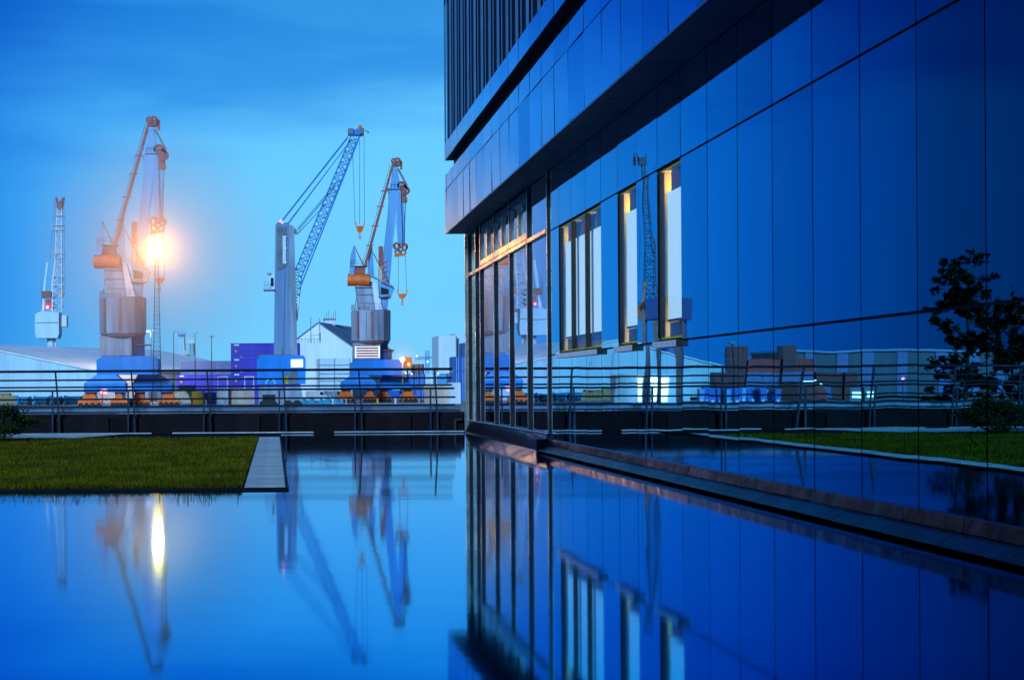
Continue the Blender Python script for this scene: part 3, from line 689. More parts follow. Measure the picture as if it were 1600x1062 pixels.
MB().box(PB(424, 0)[0], PB(428.5, 0)[0], -1.04, -1.01, PB(0, 448)[1], PB(0, 435)[1]).build('cab_window', back_mat, cabp)
m = MB(); zc = PB(0, 453)[1]; m.box(PB(413, 0)[0], PB(430, 0)[0], -1.6, .8, zc - .1, zc)
for px in (414, 417, 420.5): m.beam((PB(px, 0)[0], -1.55, zc), (PB(px, 0)[0], -1.55, zc + .9), .05)
for h in (.45, .9): m.beam((PB(413.5, 0)[0], -1.55, zc + h), (PB(421, 0)[0], -1.55, zc + h), .05)
m.build('cab_deck', grey_p, mc)
MB().beam((PB(419, 0)[0], -1.0, PB(0, 430)[1]), (PB(425, 0)[0], -1, PB(0, 428)[1]), .25).build('cab_lamp', grey_p, mc)
# boom
def PV(px, py, y=0): a = PB(px, py); return Vector((a[0], y, a[1]))
MB().lattice(PV(466, 431, -.3), PV(557, 215, -.3), 1.0, .95, 26, .058, 1.3, 1.0).build('boom', latblue, mc)
MB().lattice(PV(462.8, 500, -.3), PV(466, 431, -.3), .3, 1.0, 7, .055, .4, 1.3).build('boom_foot', latblue, mc)
MB().beam(PV(471, 447, -1.0), PV(564, 216, -.85), .16).build('boom_conduit', latblue, mc)
MB().beam(PV(463, 503, -.8), PV(467.5, 464, -.8), .22).build('luffing_cylinder', white_p, mc)
m = MB(); m.prism(pb([(550, 205), (571, 205), (569, 214), (553, 213)]), -.8, .3)
m.build('boom_head', blue_p, mc)
m = MB()
for px in (550, 567): x_, z_ = PB(px, 208); m.box(x_ - .28, x_ + .28, -1.0, .5, z_ - .35, z_ + .35)
m.beam(PV(572, 206, -.3), PV(578, 207, -.3), .08).box(PB(576, 0)[0], PB(579, 0)[0], -.4, -.2, PB(0, 210)[1], PB(0, 208)[1]); m.build('head_bracket', grey_dark, mc)
m = MB(); m.prism(pb([(556, 205), (569, 205), (568, 201), (564, 201)]), -.5, 0).sphere(PV(565, 200, -.25), .22); m.build('orange_beacon', orange_p, mc)
m = MB()
for a, b, yy in (((437, 352), (548, 213), -.7), ((437, 353), (546, 216), .3), ((449, 353), (552, 219), -.5), ((449, 354), (541, 232), .2), ((464, 361), (530, 284), -.3), ((465, 363), (526, 292), 0), ((466, 366), (512, 318), .2)):
    m.tube(PV(a[0], a[1], yy), PV(b[0], b[1], yy), .05, 5)
m.build('stay_rope', latblue, mc)
m = MB()
for a, b in (((553, 238), (556, 352)), ((564, 222), (563, 352)), ((571, 214), (570.5, 350))): m.tube(PV(a[0], a[1], -.5), PV(b[0], b[1], -.5), .035, 5)
m.tube(PV(560, 212, -.5), PV(553, 240, -.5), .04, 5); m.build('hoist_rope', latblue, mc)
m = MB(); x_, z_ = PB(563.5, 357)
m.prism([(x_ - .45, z_ + .15), (x_ + .45, z_ + .15), (x_ + .3, z_ - .45), (x_, z_ - .65), (x_ - .3, z_ - .45)], -.75, -.3)
m.beam((x_ - .4, -.5, z_), (x_ - .55, -.5, z_ + .65), .12).beam((x_ + .4, -.5, z_), (x_ + .55, -.5, z_ + .65), .12).beam((x_, -.5, z_ - .6), (x_, -.5, z_ - 1.15), .12).ring((x_, -.5, z_ - 1.2), .2, .1, .05, 8)
m.build('hook_block', orange_p, mc)
MB().sphere(PV(441, 347, -.5), .16).build('beacon', lamp_red, mc)
m = MB(); m.tube((-.25, 0, 0), (-.25, 0, 2.6), .5, 8); 
m.prism(pb([(402, 600), (402, 562), (408, 556), (474, 556), (477, 560), (477, 600)]), -2.2, 2.2); m.build('machine_house', blue_p, mc)
MB().box(PB(404, 0)[0], PB(458, 0)[0], -2.1, 2.0, PB(0, 557)[1] + .02, PB(0, 556)[1] + .12).build('house_roof', grey_dark, mc)
MB().box(PB(454.5, 0)[0], PB(473, 0)[0], -2.26, -2.21, PB(0, 574)[1], PB(0, 562)[1]).build('lit_screen', lit_white, mc)
MB().box(PB(444, 0)[0], PB(450, 0)[0], -2.26, -2.21, PB(0, 599)[1], PB(0, 586)[1]).build('hazard_board', yellow_m, mc)
m = MB()
for q in range(4): m.beam((PB(443.8, 0)[0] + .02, -2.28, PB(0, 597)[1] + q * .25), (PB(450, 0)[0] - .04, -2.28, PB(0, 594)[1] + q * .25), .07, .02)
m.build('hazard_stripe', black_m, mc)
MB().box(PB(451, 0)[0], PB(464, 0)[0], -2.26, -2.21, PB(0, 600)[1], PB(0, 580)[1]).build('radiator_grille', grey_dark, mc)
m = MB(); m.prism(pb([(404, 632), (404, 606), (410, 602), (466, 602), (470, 606), (472, 618), (472, 632)]), -1.8, 1.8); m.build('chassis', grey_p, mc)
for px in (412, 426, 450, 464): x_, z_ = PB(px, 633); MB().tube((x_, -2.1, .55), (x_, 2.1, .55), .55, 14).build('wheel', black_m, mc)
MB().box(PB(410, 0)[0], PB(430, 0)[0], -1.85, -1.81, PB(0, 628)[1], PB(0, 616)[1]).build('wheel_arch', black_m, mc)
m = MB()
for q in range(8): a = PI * q / 7; b = PI * (q + 1) / 7; x_, z_ = PB(423, 600)
for q in range(7):
    a, b = PI * q / 7, PI * (q + 1) / 7; m.beam((x_ + .55 * math.cos(a), -2.3, z_ + .6 * math.sin(a)), (x_ + .55 * math.cos(b), -2.3, z_ + .6 * math.sin(b)), .09)
m.build('hoop', white_p, mc)

# ------------------------------------------------------------------ far white lattice crane at the left
YD = 360.0; sc = F / YD
def PD(px, py): return ((px - 84) / sc, (605 - 2.2 + 2.6 * sc - py) / sc)
def DV(px, py, y=0): a = PD(px, py); return Vector((a[0], y, a[1]))
fc = thing('white_lattice_crane', 'small far white lattice crane with a red head behind the pale warehouse', 'crane', ((84 - 428) / F * YD, YD, GZ))
MB().tube(DV(81, 620), DV(81, 523), 1.15, 14).build('pedestal', white_ribbed, fc); MB().beam(DV(87.5, 620, -.5), DV(87.5, 523, -.5), .3).build('pedestal_ladder', white_p, fc)
MB().prism([PD(*q) for q in ((58, 517), (60, 524), (93, 524), (95, 517), (95, 484), (68, 482), (58, 487))], -2.6, 2.6).build('machine_house', white_ribbed, fc)
MB().box(PD(95, 0)[0], PD(106, 0)[0], -1.5, 1.5, PD(0, 506)[1], PD(0, 489)[1]).build('cab', white_p, fc)
MB().beam(DV(60, 500, -2.7), DV(94, 500, -2.7), .15).build('house_rail', grey_p, fc)
MB().lattice(DV(91, 482), DV(95, 322), 2.4, 1.1, 20, .10, 2.4, 1.1).build('boom', white_p, fc)
MB().beam(DV(69, 481, -1), DV(72, 440, -1), .5).beam(DV(72, 440, -1), DV(76.5, 406, -1), .45).build('strut', white_p, fc)
MB().beam(DV(83, 481, -1), DV(84, 440, -1), .5).beam(DV(84, 440, -1), DV(88.5, 405, -1), .45).build('strut', white_p, fc)
MB().box(PD(68, 0)[0], PD(82, 0)[0], -1.8, -.2, PD(0, 461)[1], PD(0, 451)[1]).build('counterweight', rust_p, fc)
MB().box(PD(74, 0)[0], PD(82, 0)[0], -1.4, -.2, PD(0, 478)[1], PD(0, 463)[1]).build('winch', rust_p, fc)
m = MB(); m.prism([PD(*q) for q in ((91, 324), (99, 324), (101, 314), (103.5, 304), (100, 305), (98, 310), (93, 310), (91, 304), (88, 304), (91, 314))], -.6, .6); m.build('head', rust_p, fc)
for py in (333, 348, 355, 392, 399, 428, 441): MB().box(PD(83 if py > 340 else 89, 0)[0], PD(103, 0)[0], -1.2, 1.2, PD(0, py)[1] - .07, PD(0, py)[1] + .07).build('boom_platform', white_p, fc)
m = MB()
for a, b in (((102.5, 306), (103, 450)), ((99.5, 306), (100, 450)), ((88, 308), (81, 400)), ((66, 430), (67, 482)), ((90, 308), (86, 405))): m.tube(DV(*a, -.8), DV(*b, -.8), .06, 4)
m.build('rope', grey_p, fc)
m = MB(); m.prism([PD(*q) for q in ((97, 452), (103, 452), (103, 456), (99, 461), (98, 461))], -1.1, -.6); m.build('hook_block', orange_p, fc)
MB().sphere(DV(77, 476, -1.9), .38).build('beacon', lamp_red, fc)

# ------------------------------------------------------------------ buildings of the port
def rotp(x, y, a): return (x * math.cos(a) - y * math.sin(a), x * math.sin(a) + y * math.cos(a))
def gable(name, label, base, a, w, depth, he, hr, wallm, roofm, peak=.5, cat='warehouse', seams=14):
    T = thing(name, label, cat, base)
    def R(x, y, z): q = rotp(x, y, a); return (q[0], q[1], z)
    xp = -w * (1 - peak)
    m = MB(); A = [(-w, 0), (0, 0), (0, he), (xp, hr), (-w, he)]
    m.loft([R(x, 0, z) for x, z in A], [R(x, depth, z) for x, z in A]); m.build('wall', wallm, T)
    o = .35
    for x0, z0, x1, z1 in ((xp, hr, o, he - o * (hr - he) / (-xp)), (xp, hr, -w - o, he - o * (hr - he) / (w + xp))):
        m = MB(); m.loft([R(x0, -o, z0 + .05), R(x1, -o, z1 + .05), R(x1, -o, z1 + .3), R(x0, -o, z0 + .3)], [R(x0, depth + o, z0 + .05), R(x1, depth + o, z1 + .05), R(x1, depth + o, z1 + .3), R(x0, depth + o, z0 + .3)]); m.build('roof', roofm, T)
    m = MB()
    for k in range(1, seams * 2):
        x = -w * k / (seams * 2); zt = he + (hr - he) * (1 - abs((x - xp)) / (-xp if x > xp else w + xp)) - .2
        m.loft([R(x - .05, -.06, 0), R(x + .05, -.06, 0), R(x + .05, -.002, 0), R(x - .05, -.002, 0)], [R(x - .05, -.06, zt), R(x + .05, -.06, zt), R(x + .05, -.002, zt), R(x - .05, -.002, zt)])
    m.build('wall_rib', wallm, T); return T, R
wh, R = gable('warehouse', 'long low pale warehouse with a bright low pitched roof behind the railing at left', (at(152, 577, 262).x, 262, GZ), math.radians(-30), 62, 64, 5.7, 11.2, white_ribbed, roof_white)
m = MB()
for k in range(6): m.loft([R(.02, 6 + k * 10, .0), R(.02, 9 + k * 10, .0), R(.1, 9 + k * 10, 0), R(.1, 6 + k * 10, 0)], [R(.02, 6 + k * 10, 4.0), R(.02, 9 + k * 10, 4.0), R(.1, 9 + k * 10, 4.0), R(.1, 6 + k * 10, 4.0)])
m.build('door', grey_p, wh)
YS = 330.0; ss = F / YS; xs = at(551, 620, YS).x
st, R = gable('gabled_store', 'tall white gabled store with a steep grey roof between the two right cranes', (xs, YS, GZ), math.radians(-18), (551 - 445) / ss * 1.04, 40, (624 - 545) / ss, (624 - 506) / ss, white_p, roof_grey, peak=.5, seams=5)
m = MB(); zt = (624 - 508) / ss; 
xt = (521 - 551) / ss; m.box(xt - 1.4, xt + 1.1, 14, 18, zt - 1.5, zt + 1.6); m.build('roof_turret', white_p, st)
m = MB(); m.box(xt - 1.6, xt + 1.3, 13.8, 18.2, zt + 1.62, zt + 1.9)
for k in range(6): m.beam((xt - 1.5 + k * .55, 14, zt + 1.9), (xt - 1.5 + k * .55, 14, zt + 2.6 + (k % 3) * .7), .1)
m.build('antenna', grey_dark, st)
# white silo block in front of it
def block(name, label, cat, px0, px1, pytop, Yd, depth, mt, extra=None, group=None, pybot=None):
    a = at(px0, pytop, Yd); b = at(px1, pytop, Yd); T = thing(name, label, cat, (a.x, Yd, GZ), group)
    w = b.x - a.x; h = a.z - GZ; z0 = 0 if pybot is None else at(px0, pybot, Yd).z - GZ
    MB().box(0, w, 0, depth, z0, h).build('wall', mt, T); return T, w, h
T, w, h = block('storage_block', 'white flat roofed storage block directly right of the pale grey crane tower', 'building', 462, 501, 536, 300, 10, white_p)
m = MB(); 
for k in range(9): m.beam((k * w / 8, -.1, h), (k * w / 8, -.1, h + .9), .08)
m.beam((0, -.1, h + .9), (w, -.1, h + .9), .08).beam((0, -.1, h + .5), (w, -.1, h + .5), .06)
m.beam((w * .62, 2, h), (w * .62, 2, h + 5.6), .14).beam((w * .62, 2, h + 1.6), (w * .98, 2, h + 1.8), .1).beam((w * .98, 2, h), (w * .98, 2, h + 5.2), .14).box(w * .96, w * 1.0 + .1, 1.8, 2.2, h + .8, h + 2.2); m.build('roof_rail', grey_dark, T)
T, w, h = block('banded_tank_hall', 'low white hall with dark horizontal bands beside the gabled store', 'building', 497, 547, 560, 280, 12, white_ribbed)
m = MB()
for z in (h * .83, h * .62, h * .45): m.box(0, w, -.06, -.01, z, z + .22)
for q in (.02, .5, .985): m.beam((q * w, -.1, 0), (q * w, -.1, h), .12)
m.build('band', grey_p, T)
T, w, h = block('tower_block', 'tall plain white industrial block beside the glass building corner', 'building', 685, 712, 524, 480, 20, white_p)
MB().box(w + .05, w * 1.9, 2, 20, 0, h + .8).build('rear_wall', white_ribbed, T); MB().box(w - .05, w + .25, -.2, 0, 0, h).build('downpipe', grey_p, T)
T, w, h = block('machine_shed', 'small cream machine shed with cranes on its roof behind the slate container', 'shed', 272, 292, 553, 330, 8, cont_cream)
for q, (px, py0, py1, wd) in enumerate(((284, 553, 526, 7), (299, 557, 536, 5))):
    a = at(px, py0, 340); b = at(px, py1, 340)
    t_ = thing('dock_crane', ['tiny blue topped dock crane standing on the cream shed', 'tiny dark dock crane right of the cream shed'][q], 'crane', (a.x, 340, GZ))
    m = MB(); H = b.z - GZ; m.lattice((0, 0, 0), (.1, 0, H), 1.3, .8, 14, .07); m.build('tower', [white_p, grey_dark][q], t_)
    MB().box(-.8, .9, -.5, .5, H, H + .6).beam((-.7, 0, H + .6), (-1.0, 0, H + 1.4), .15).beam((.2, 0, H + .6), (.2, 0, H + 1.3), .15).beam((.8, 0, H + .6), (1.0, 0, H + 1.2), .15).build('crane_head', [cont_blue, white_p][q], t_)
    MB().beam((.9, 0, H * .78), (.6, 0, H), .3).build('jib', grey_dark, t_)
# lamp posts
for px, py, lab in ((236, 517, 'left of the lattice mast'), (271, 519, 'beside the cream shed'), (304.6, 522, 'behind the slate container'), (330.5, 526, 'with a round head, second stack gap')):
    a = at(px, py, 265); t_ = thing('lamp_post', 'thin tall lamp post ' + {'with a round head, second stack gap': 'with a round double head above the slate container'}.get(lab, lab), 'lamp post', (a.x, 265, GZ), 'lamp posts on the quay')
    H = a.z - GZ; MB().tube((0, 0, 0), (0, 0, H), .11, 6, r2=.06).build('pole', rail_mat, t_)
    if px == 236:
        MB().box(-.9, -.3, -.3, .3, H - .05, H + .1).build('lamp_lens', lamp_white, t_)  # glowing lens added along with the roof-brightening lamp
        ld = bpy.data.lights.new('roof_fill_light', 'POINT'); ld.energy = 9000; ld.color = (1.0, .82, .80); ld.shadow_soft_size = .3  # invented lamp, added to brighten the warehouse roof
        lo = bpy.data.objects.new('roof_fill_light', ld); COL.objects.link(lo); lo.parent = t_; lo.location = (-.6, 0, H - .5)
    (MB().box(-.4, .4, -.15, .15, H - .05, H + .15) if px > 320 else MB().beam((0, 0, H), (.55, 0, H + .25), .12)).build('lamp_head', grey_dark, t_)

# ------------------------------------------------------------------ containers
def container(x0, Yd, z, L, mt, label, end=False, marks=False, group='shipping containers stacked on the quay', hgt=2.59, markside=0):
    """side-on container: long side along x from x0; end=True shows the door end"""
    T = thing('shipping_container', label, 'container', (x0, Yd, z), group)
    w, d = (2.44, L) if end else (L, 2.44)
    m = MB(); nr = int(w / .45); h = hgt
    m.box(.03, w - .03, .06, d - .03, .10, h - .06)
    for k in range(nr):                         # corrugation
        a = .15 + k * (w - .3) / nr; m.prism([(a, .16), (a + .22, .16), (a + .22, h - .14), (a, h - .14)], .015, .062)
    m.build('body', mt, T)
    fr_ = MB()
    for a in (0, w - .14): fr_.box(a, a + .14, 0, .14, 0, h); fr_.box(a, a + .14, d - .14, d, 0, h)
    fr_.box(.142, w - .142, .0, .12, 0, .15).box(.142, w - .142, .0, .1, h - .12, h).box(.142, w - .142, d - .1, d, h - .12, h).box(0, .12, .142, d - .142, h - .12, h).box(w - .12, w, .142, d - .142, h - .12, h)
    fr_.build('frame', mt, T)
    if end:
        m = MB()
        for a in (.5, .85, 1.6, 1.95): m.beam((a, -.03, .1), (a, -.03, h - .1), .06)
        m.build('locking_bar', white_ribbed, T)
    if marks:
        b = .45 if markside == 0 else w - 1.3
        MB().box(b + .15, b + 1.0, -.02, -.002, h - .42, h - .2).build('marking', mark_m, T)
        MB().box(b + .3, b + .62, -.02, -.002, h * .38, h * .53).build('marking', amber_mark, T)
        MB().box(b + 1.2, b + 1.6, -.02, -.002, .12, .24).build('marking', amber_mark, T)
    return T
def stackx(px, Yd): return (px - 428) / F * Yd
x1 = stackx(276, 275)
for k in range(3): container(x1 + (.8 if k == 2 else 0), 275, GZ + k * 2.6, 10.3, slate_b if k == 2 else purple_b,
    ['violet blue container at the bottom of the lower left stack', 'violet blue container in the middle of the lower left stack', 'slate blue grey container topmost of the lower left stack'][k], marks=k < 2)
x2 = stackx(361, 250)
for k in range(4): container(x2, 250, GZ + k * 2.6, 12.19, purple_b,
    ['violet container at the very bottom of the four high stack left of the grey tower', 'violet container second from the bottom of the four high stack left of the grey tower',
     'violet container second from the top of the four high stack left of the grey tower', 'violet container at the very top of the four high stack left of the grey tower'][k], marks=True)
for k in range(3): container(stackx(709, 250), 250, GZ + k * 2.6, 6.06, cont_blue, ['bottom', 'middle', 'top'][k] + ' blue container with its door end in the three high stack by the building corner', end=True)
for k in range(4): container(stackx(724.5, 256), 256, GZ + k * 2.6, 6.06, cont_blue if k != 1 else cont_lblue, ['bottom container', 'second container', 'third container', 'topmost container'][k] + ' of the four high blue stack half hidden by the glass building', end=True)
container(stackx(646.5, 330), 330, GZ + 5.2, 6.06, cont_maroon, 'dark red container standing high behind the light blue row near the small orange lamp', end=True)
for k, (px, mt, lab) in enumerate(((629, cont_blue, 'blue container under the small orange lamp, top of the low row'), (646, cont_blue, 'blue container in the low row under the dark red one'), (664, white_p, 'white container between blue ones in the low row'), (676, cont_lblue, 'light blue container with white marks in the low row, left one'), (697, cont_lblue, 'light blue container with white marks in the low row, right one'))):
    container(stackx(px, 290), 290, GZ + 2.6, 6.06, mt, lab, end=px != 676 and px != 697 and False or px in (629, 646, 664), marks=px > 670)
    container(stackx(px, 290.2), 290.2, GZ, 6.06, [cont_blue, slate_b, cont_maroon, cont_maroon, cont_cream][k], ['blue container below the one under the small orange lamp', 'slate container at the foot of the low row', 'maroon container below the white one in the low row', 'maroon container below the left light blue one', 'cream container below the right light blue one'][k], end=px in (629, 646, 664))
container(stackx(648, 288), 288, GZ + 5.2 - 2.6 + .0 - 2.6 + 5.2 if False else GZ, 2.4, cont_blue, 'short blue container half beside the second crane foot', end=True, hgt=1.9)
# pale cargo boxes in front
def cargo(px0, px1, py0, Yd, mt, label, posts=False, z_top=None):
    a, b = at(px0, py0, Yd), at(px1, py0, Yd); T = thing('cargo_box', label, 'cargo box', (a.x, Yd, GZ), 'pale cargo boxes on the quay'); w = b.x - a.x; h = a.z - GZ
    MB().box(0, w, 0, 2.4, .12, h).build('box', mt, T); m = MB(); nn = max(2, int(w / 1.1))
    for k in range(nn + 1): m.box(k * w / nn - .05, k * w / nn + .05, -.05, -.003, .1, h)
    m.box(-.05, w + .05, -.06, -.052, h - .12, h + .04).box(-.05, w + .05, -.06, -.052, .08, .2); m.build('batten', mt, T)
    if posts:
        m = MB()
        for x_ in (.05, w - .15): m.box(x_, x_ + .18, -.1, .1, h + .002, h + 1.9)
        m.box(.232, w - .152, -.1, .1, h + 1.7, h + 1.9); m.build('portal_frame', white_p, T)
    return T
cargo(339, 356, 607, 215, white_ribbed, 'pale blue cargo box with a white portal frame, left of the cream box', True)
cargo(357, 380, 607, 216, cont_cream, 'cream cargo box with vertical battens before the violet stack')
cargo(381, 397, 607, 215, cont_cream, 'cream cargo box with a red topped white frame before the violet stack', True)
cargo(665, 702, 600, 205, cont_cream, 'pinkish cream cargo box by the building corner')
cargo(702.5, 719, 598, 204, white_p, 'white cargo box at the right end of the pinkish one')
cargo(300, 318, 612, 220, yellow_m, 'low yellow topped box right of the rounded tank'); cargo(318.5, 338, 613, 221, cont_blue, 'low blue box beside the yellow topped box')
cargo(280, 304, 602, 232, back_mat, 'dark open crate behind the rounded cream tank')
for k, (a, b, c, lab) in enumerate(((-30, -6, 612, 'timber crate cut by the left frame edge'), (-4, 14, 614, 'timber crate at the left end of the cyan pipes'), (15, 25, 618, 'small timber crate touching the cyan pipes'))):
    cargo(a, b, c, 240, wood_m, lab)
tk = thing('storage_tank', 'cream horizontal storage tank with a rounded end right of the tallest crane', 'tank', (stackx(281, 222), 222, GZ))
m = MB(); A = [(1.7 * math.cos(PI * k / 12), 2.0 * math.sin(PI * k / 12)) for k in range(13)]
m.loft([(x_, 0, z_ + .2) for x_, z_ in A], [(x_, 6, z_ + .2) for x_, z_ in A]); m.build('shell', cont_cream, tk)
m = MB()
for k in range(12):
    m.beam((A[k][0], -.05, A[k][1] + .2), (A[k + 1][0], -.05, A[k + 1][1] + .2), .14)
for k in range(2, 11, 2): m.beam((0, -.04, .2), (A[k][0], -.04, A[k][1] + .2), .06)
m.build('rim', yellow_m, tk); MB().box(-1.8, 2.6, -.3, 5, 0, .18).build('skid', cont_blue, tk)
# cyan pipes lying on the quay
for k, (a, b, py, r) in enumerate(((27, 52, 620, .62), (54, 76, 620, .62), (80, 100, 620, .6), (102, 129, 620, .64))):
    p0 = at(a, py, 228); p1 = at(b, py, 228 if k % 2 else 232)
    T = thing('pipe_section', ['first cyan pipe section from the left, flange at its left end', 'second cyan pipe section from the left, lying between two others', 'third cyan pipe section from the left', 'cyan pipe section nearest the tallest crane'][k], 'pipe', (p0.x, 228, GZ + r + .12), 'cyan pipe sections lying on the quay')
    w = p1.x - p0.x; MB().tube((0, 0, 0), (w, 1.2, 0), r, 18).build('pipe', cyan_m, T)
    for q in (0, 1): 
        c = Vector((w * q, 1.2 * q, 0)); d = Vector((.1, .05, 0)) * (1 if q == 0 else -1); MB().tube(c - d, c + d, r * 1.22, 18).build('flange', cyan_m, T)
    MB().tube((w - .02, .6, .0), (w - .02, .3, 0), r * .8, 16).build('bore', black_m, T)
    MB().box(.3, .7, -.4, .9, -r - .12, -r + .1).box(w - .7, w - .3, -.2, 1.2, -r - .12, -r + .1).build('chock', wood_m, T)
# crumpled blue tarpaulin along the quay
tv = []; tf = []; nx, ny = 90, 8
for j in range(ny):
    for i in range(nx):
        u = i / (nx - 1); tv.append((stackx(445, 225) + u * 9.2, 224 + j * .35, GZ + max(0, math.sin(PI * j / (ny - 1))) * (.55 + .35 * math.sin(i * .5) + random.uniform(0, .35)) * (.4 if .52 < u < .6 else 1)))
for j in range(ny - 1):
    for i in range(nx - 1): a = j * nx + i; tf.append((a, a + 1, a + nx + 1, a + nx))
MB().add(tv, tf).build('tarpaulin', mat('cyan_tarpaulin', (.04, .45, .72), .4, 0, .2, 2), label='long crumpled bright cyan tarpaulin lying on the quay before the grey tower crane', category='tarpaulin')

# amber lamp at right with its bracket, red lamps, small lights
T = thing('amber_lamp', 'bright amber lamp on a mast right of the second crane house', 'lamp', (at(629, 562, 215).x, 215, GZ)); H = at(629, 562, 215).z - GZ
MB().tube((0, 0, 0), (0, 0, H), .1, 6).build('pole', grey_dark, T); MB().sphere((0, -.2, H), .36, 12, 8).build('lamp_lens', lamp_small, T, smooth=True)
ld = bpy.data.lights.new('amber_light', 'POINT'); ld.energy = 1500; ld.color = (1, .5, .2); ld.shadow_soft_size = .3; lo = bpy.data.objects.new('amber_light', ld); COL.objects.link(lo); lo.parent = T; lo.location = (0, -.7, H)
hz2 = bpy.data.materials.new('thin_halo_volume'); hz2.use_nodes = True; t = hz2.node_tree; t.nodes.clear()
o_ = t.nodes.new('ShaderNodeOutputMaterial'); pv = t.nodes.new('ShaderNodeVolumePrincipled'); pv.inputs['Density'].default_value = .022
t.links.new(pv.outputs[0], o_.inputs['Volume'])
q2 = MB().sphere((0, 0, 0), 3.2, 24, 14).build('halo_volume', hz2, smooth=True, kind='stuff', label='faint orange halo ball added round the amber lamp right of the second crane', category='halo_volume'); q2.location = (T.location.x, 214.6, GZ + H)  # scattering volume added to give the amber lamp a halo
T = thing('loader_cab', 'orange loader cab with a lamp behind the amber lamp', 'loader', (at(635, 560, 235).x, 235, GZ)); H = at(636, 572, 235).z - GZ
MB().box(0, .3, 0, .3, 0, H).box(-.5, .8, -.2, 1, H - .2, H).build('column', orange_p, T); MB().prism([(-.5, H + .02), (.9, H + .02), (.9, H + 1.5), (-.3, H + 1.5)], -.2, 1).build('cab', orange_p, T)
MB().sphere((.35, -.35, H + .3), .2).build('headlight', lamp_small, T)
T = thing('red_signal', 'red signal lamp on a red striped post before the blue portal of the tallest crane', 'signal', (at(160, 630, 185).x, 185, GZ)); H = at(157, 611, 185).z - GZ
MB().tube((0, 0, 0), (0, 0, H + .3), .09, 6).build('post', rust_p, T); MB().sphere((-.1, -.2, H), .2).build('lamp_lens', lamp_red, T); MB().box(-.1, .65, -.05, .05, H - .35, H + .3).build('board', mark_m, T)
ld = bpy.data.lights.new('red_light', 'POINT'); ld.energy = 60; ld.color = (1, .05, .2); ld.shadow_soft_size = .2; lo = bpy.data.objects.new('red_light', ld); COL.objects.link(lo); lo.parent = T; lo.location = (-.1, -.6, H)
for k, (px, py, Yd, lab, mt) in enumerate(((634, 583, 288, 'white lamp on the blue container wall, left of the pair', lamp_white), (643, 584, 288, 'white lamp on the blue container wall, right of the pair', lamp_white), (651, 556, 420, 'tiny pinkish lamp on the far mast', lamp_white), (684, 583, 288, 'white lamp left of the light blue container marks', lamp_white), (703, 583, 288, 'white lamp right of the light blue container marks', lamp_white), (668, 565, 420, 'small white lamp below the far lattice crane', lamp_white))):
    a = at(px, py, Yd); T = thing('quay_lamp', lab, 'lamp', a, 'small lamps among the containers'); MB().sphere((0, -.3, 0), .15 if Yd < 400 else .24, 8, 6).build('lens', mt, T); MB().beam((0, -.2, 0), (0, .4, 0), .15).build('bracket', grey_dark, T)
T = thing('tower_crane', 'faint far tower crane with a horizontal jib left of the white block', 'crane', (at(668, 600, 520).x, 520, GZ)); H = at(668, 560, 520).z - GZ
MB().lattice((0, 0, 0), (0, 0, H + 3), 1.2, 1.2, 12, .1).build('mast', paleblue, T); MB().lattice((-4.5, 0, H), (4.2, 0, H + .6), .9, .6, 10, .08).build('jib', paleblue, T); MB().box(2.4, 4.2, -.5, .5, H - .6, H + .2).build('counterweight', grey_dark, T)

# distant sheds closing the horizon
for k, (a, b, py, Yd, mt, lab) in enumerate(((150, 300, 590, 600, white_ribbed, 'far pale blue shed seen under the tallest crane'), (560, 690, 592, 620, white_ribbed, 'far pale shed behind the second crane legs'), (300, 560, 594, 640, slate_b, 'far dark shed line behind the violet containers'), (700, 790, 588, 600, slate_b, 'far dark shed behind the building corner'))):
    T, w, h = block('far_shed', lab, 'shed', a, b, py, Yd, 30, mt)
    m = MB()
    for q in range(1, 12): m.box(q * w / 12 - .15, q * w / 12 + .15, -.2, -.01, 0, h)
    m.build('pilaster', mt, T)

for k, (px, Yd, lab, mt) in enumerate(((478, 236, 'small white van parked behind the cyan tarpaulin', white_p), (505, 238, 'small grey van parked right of the white van', grey_p), (604, 262, 'dark blue van parked under the second crane', cont_blue))):
    T = thing('van', lab, 'van', (stackx(px, Yd), Yd, GZ), 'vans parked on the quay')
    MB().prism([(0, .35), (4.2, .35), (4.3, .9), (4.0, 1.15), (3.3, 1.25), (2.8, 1.95), (.05, 1.95), (0, 1.8)], 0, 1.8).build('body', mt, T)
    MB().prism([(2.35, 1.3), (3.1, 1.3), (2.75, 1.8), (2.35, 1.8)], -.02, -.004).build('side_window', back_mat, T)
    for xx in (.9, 3.4): MB().tube((xx, -.03, .33), (xx, 1.83, .33), .33, 12).build('wheel', black_m, T)
    MB().box(4.28, 4.32, .2, .5, .65, .85).build('headlight', mark_m, T)
for k in range(9):
    px = [300, 322, 352, 410, 520, 541, 590, 618, 655][k]; Yd = 206 + (k * 37) % 23
    T = thing('bollard', 'short ' + ['yellow', 'white', 'grey'][k % 3] + ' quay bollard, number %s along the edge from the left' % ['one', 'two', 'three', 'four', 'five', 'six', 'seven', 'eight', 'nine'][k], 'bollard', (stackx(px, Yd), Yd, GZ), 'bollards on the quay')
    MB().tube((0, 0, 0), (0, 0, .75), .16, 10).tube((0, 0, .75), (0, 0, .95), .24, 10).build('post', [yellow_m, white_p, grey_p][k % 3], T)

# ------------------------------------------------------------------ what the mirror facade shows: the quay beyond the left of the frame
def vx(pxv, Yd): return 2 * FX - (pxv - 428) / F * Yd          # real x of a thing seen mirrored at pxv
def hz_(py, Yd): return 1 - (py - 605) / F * Yd
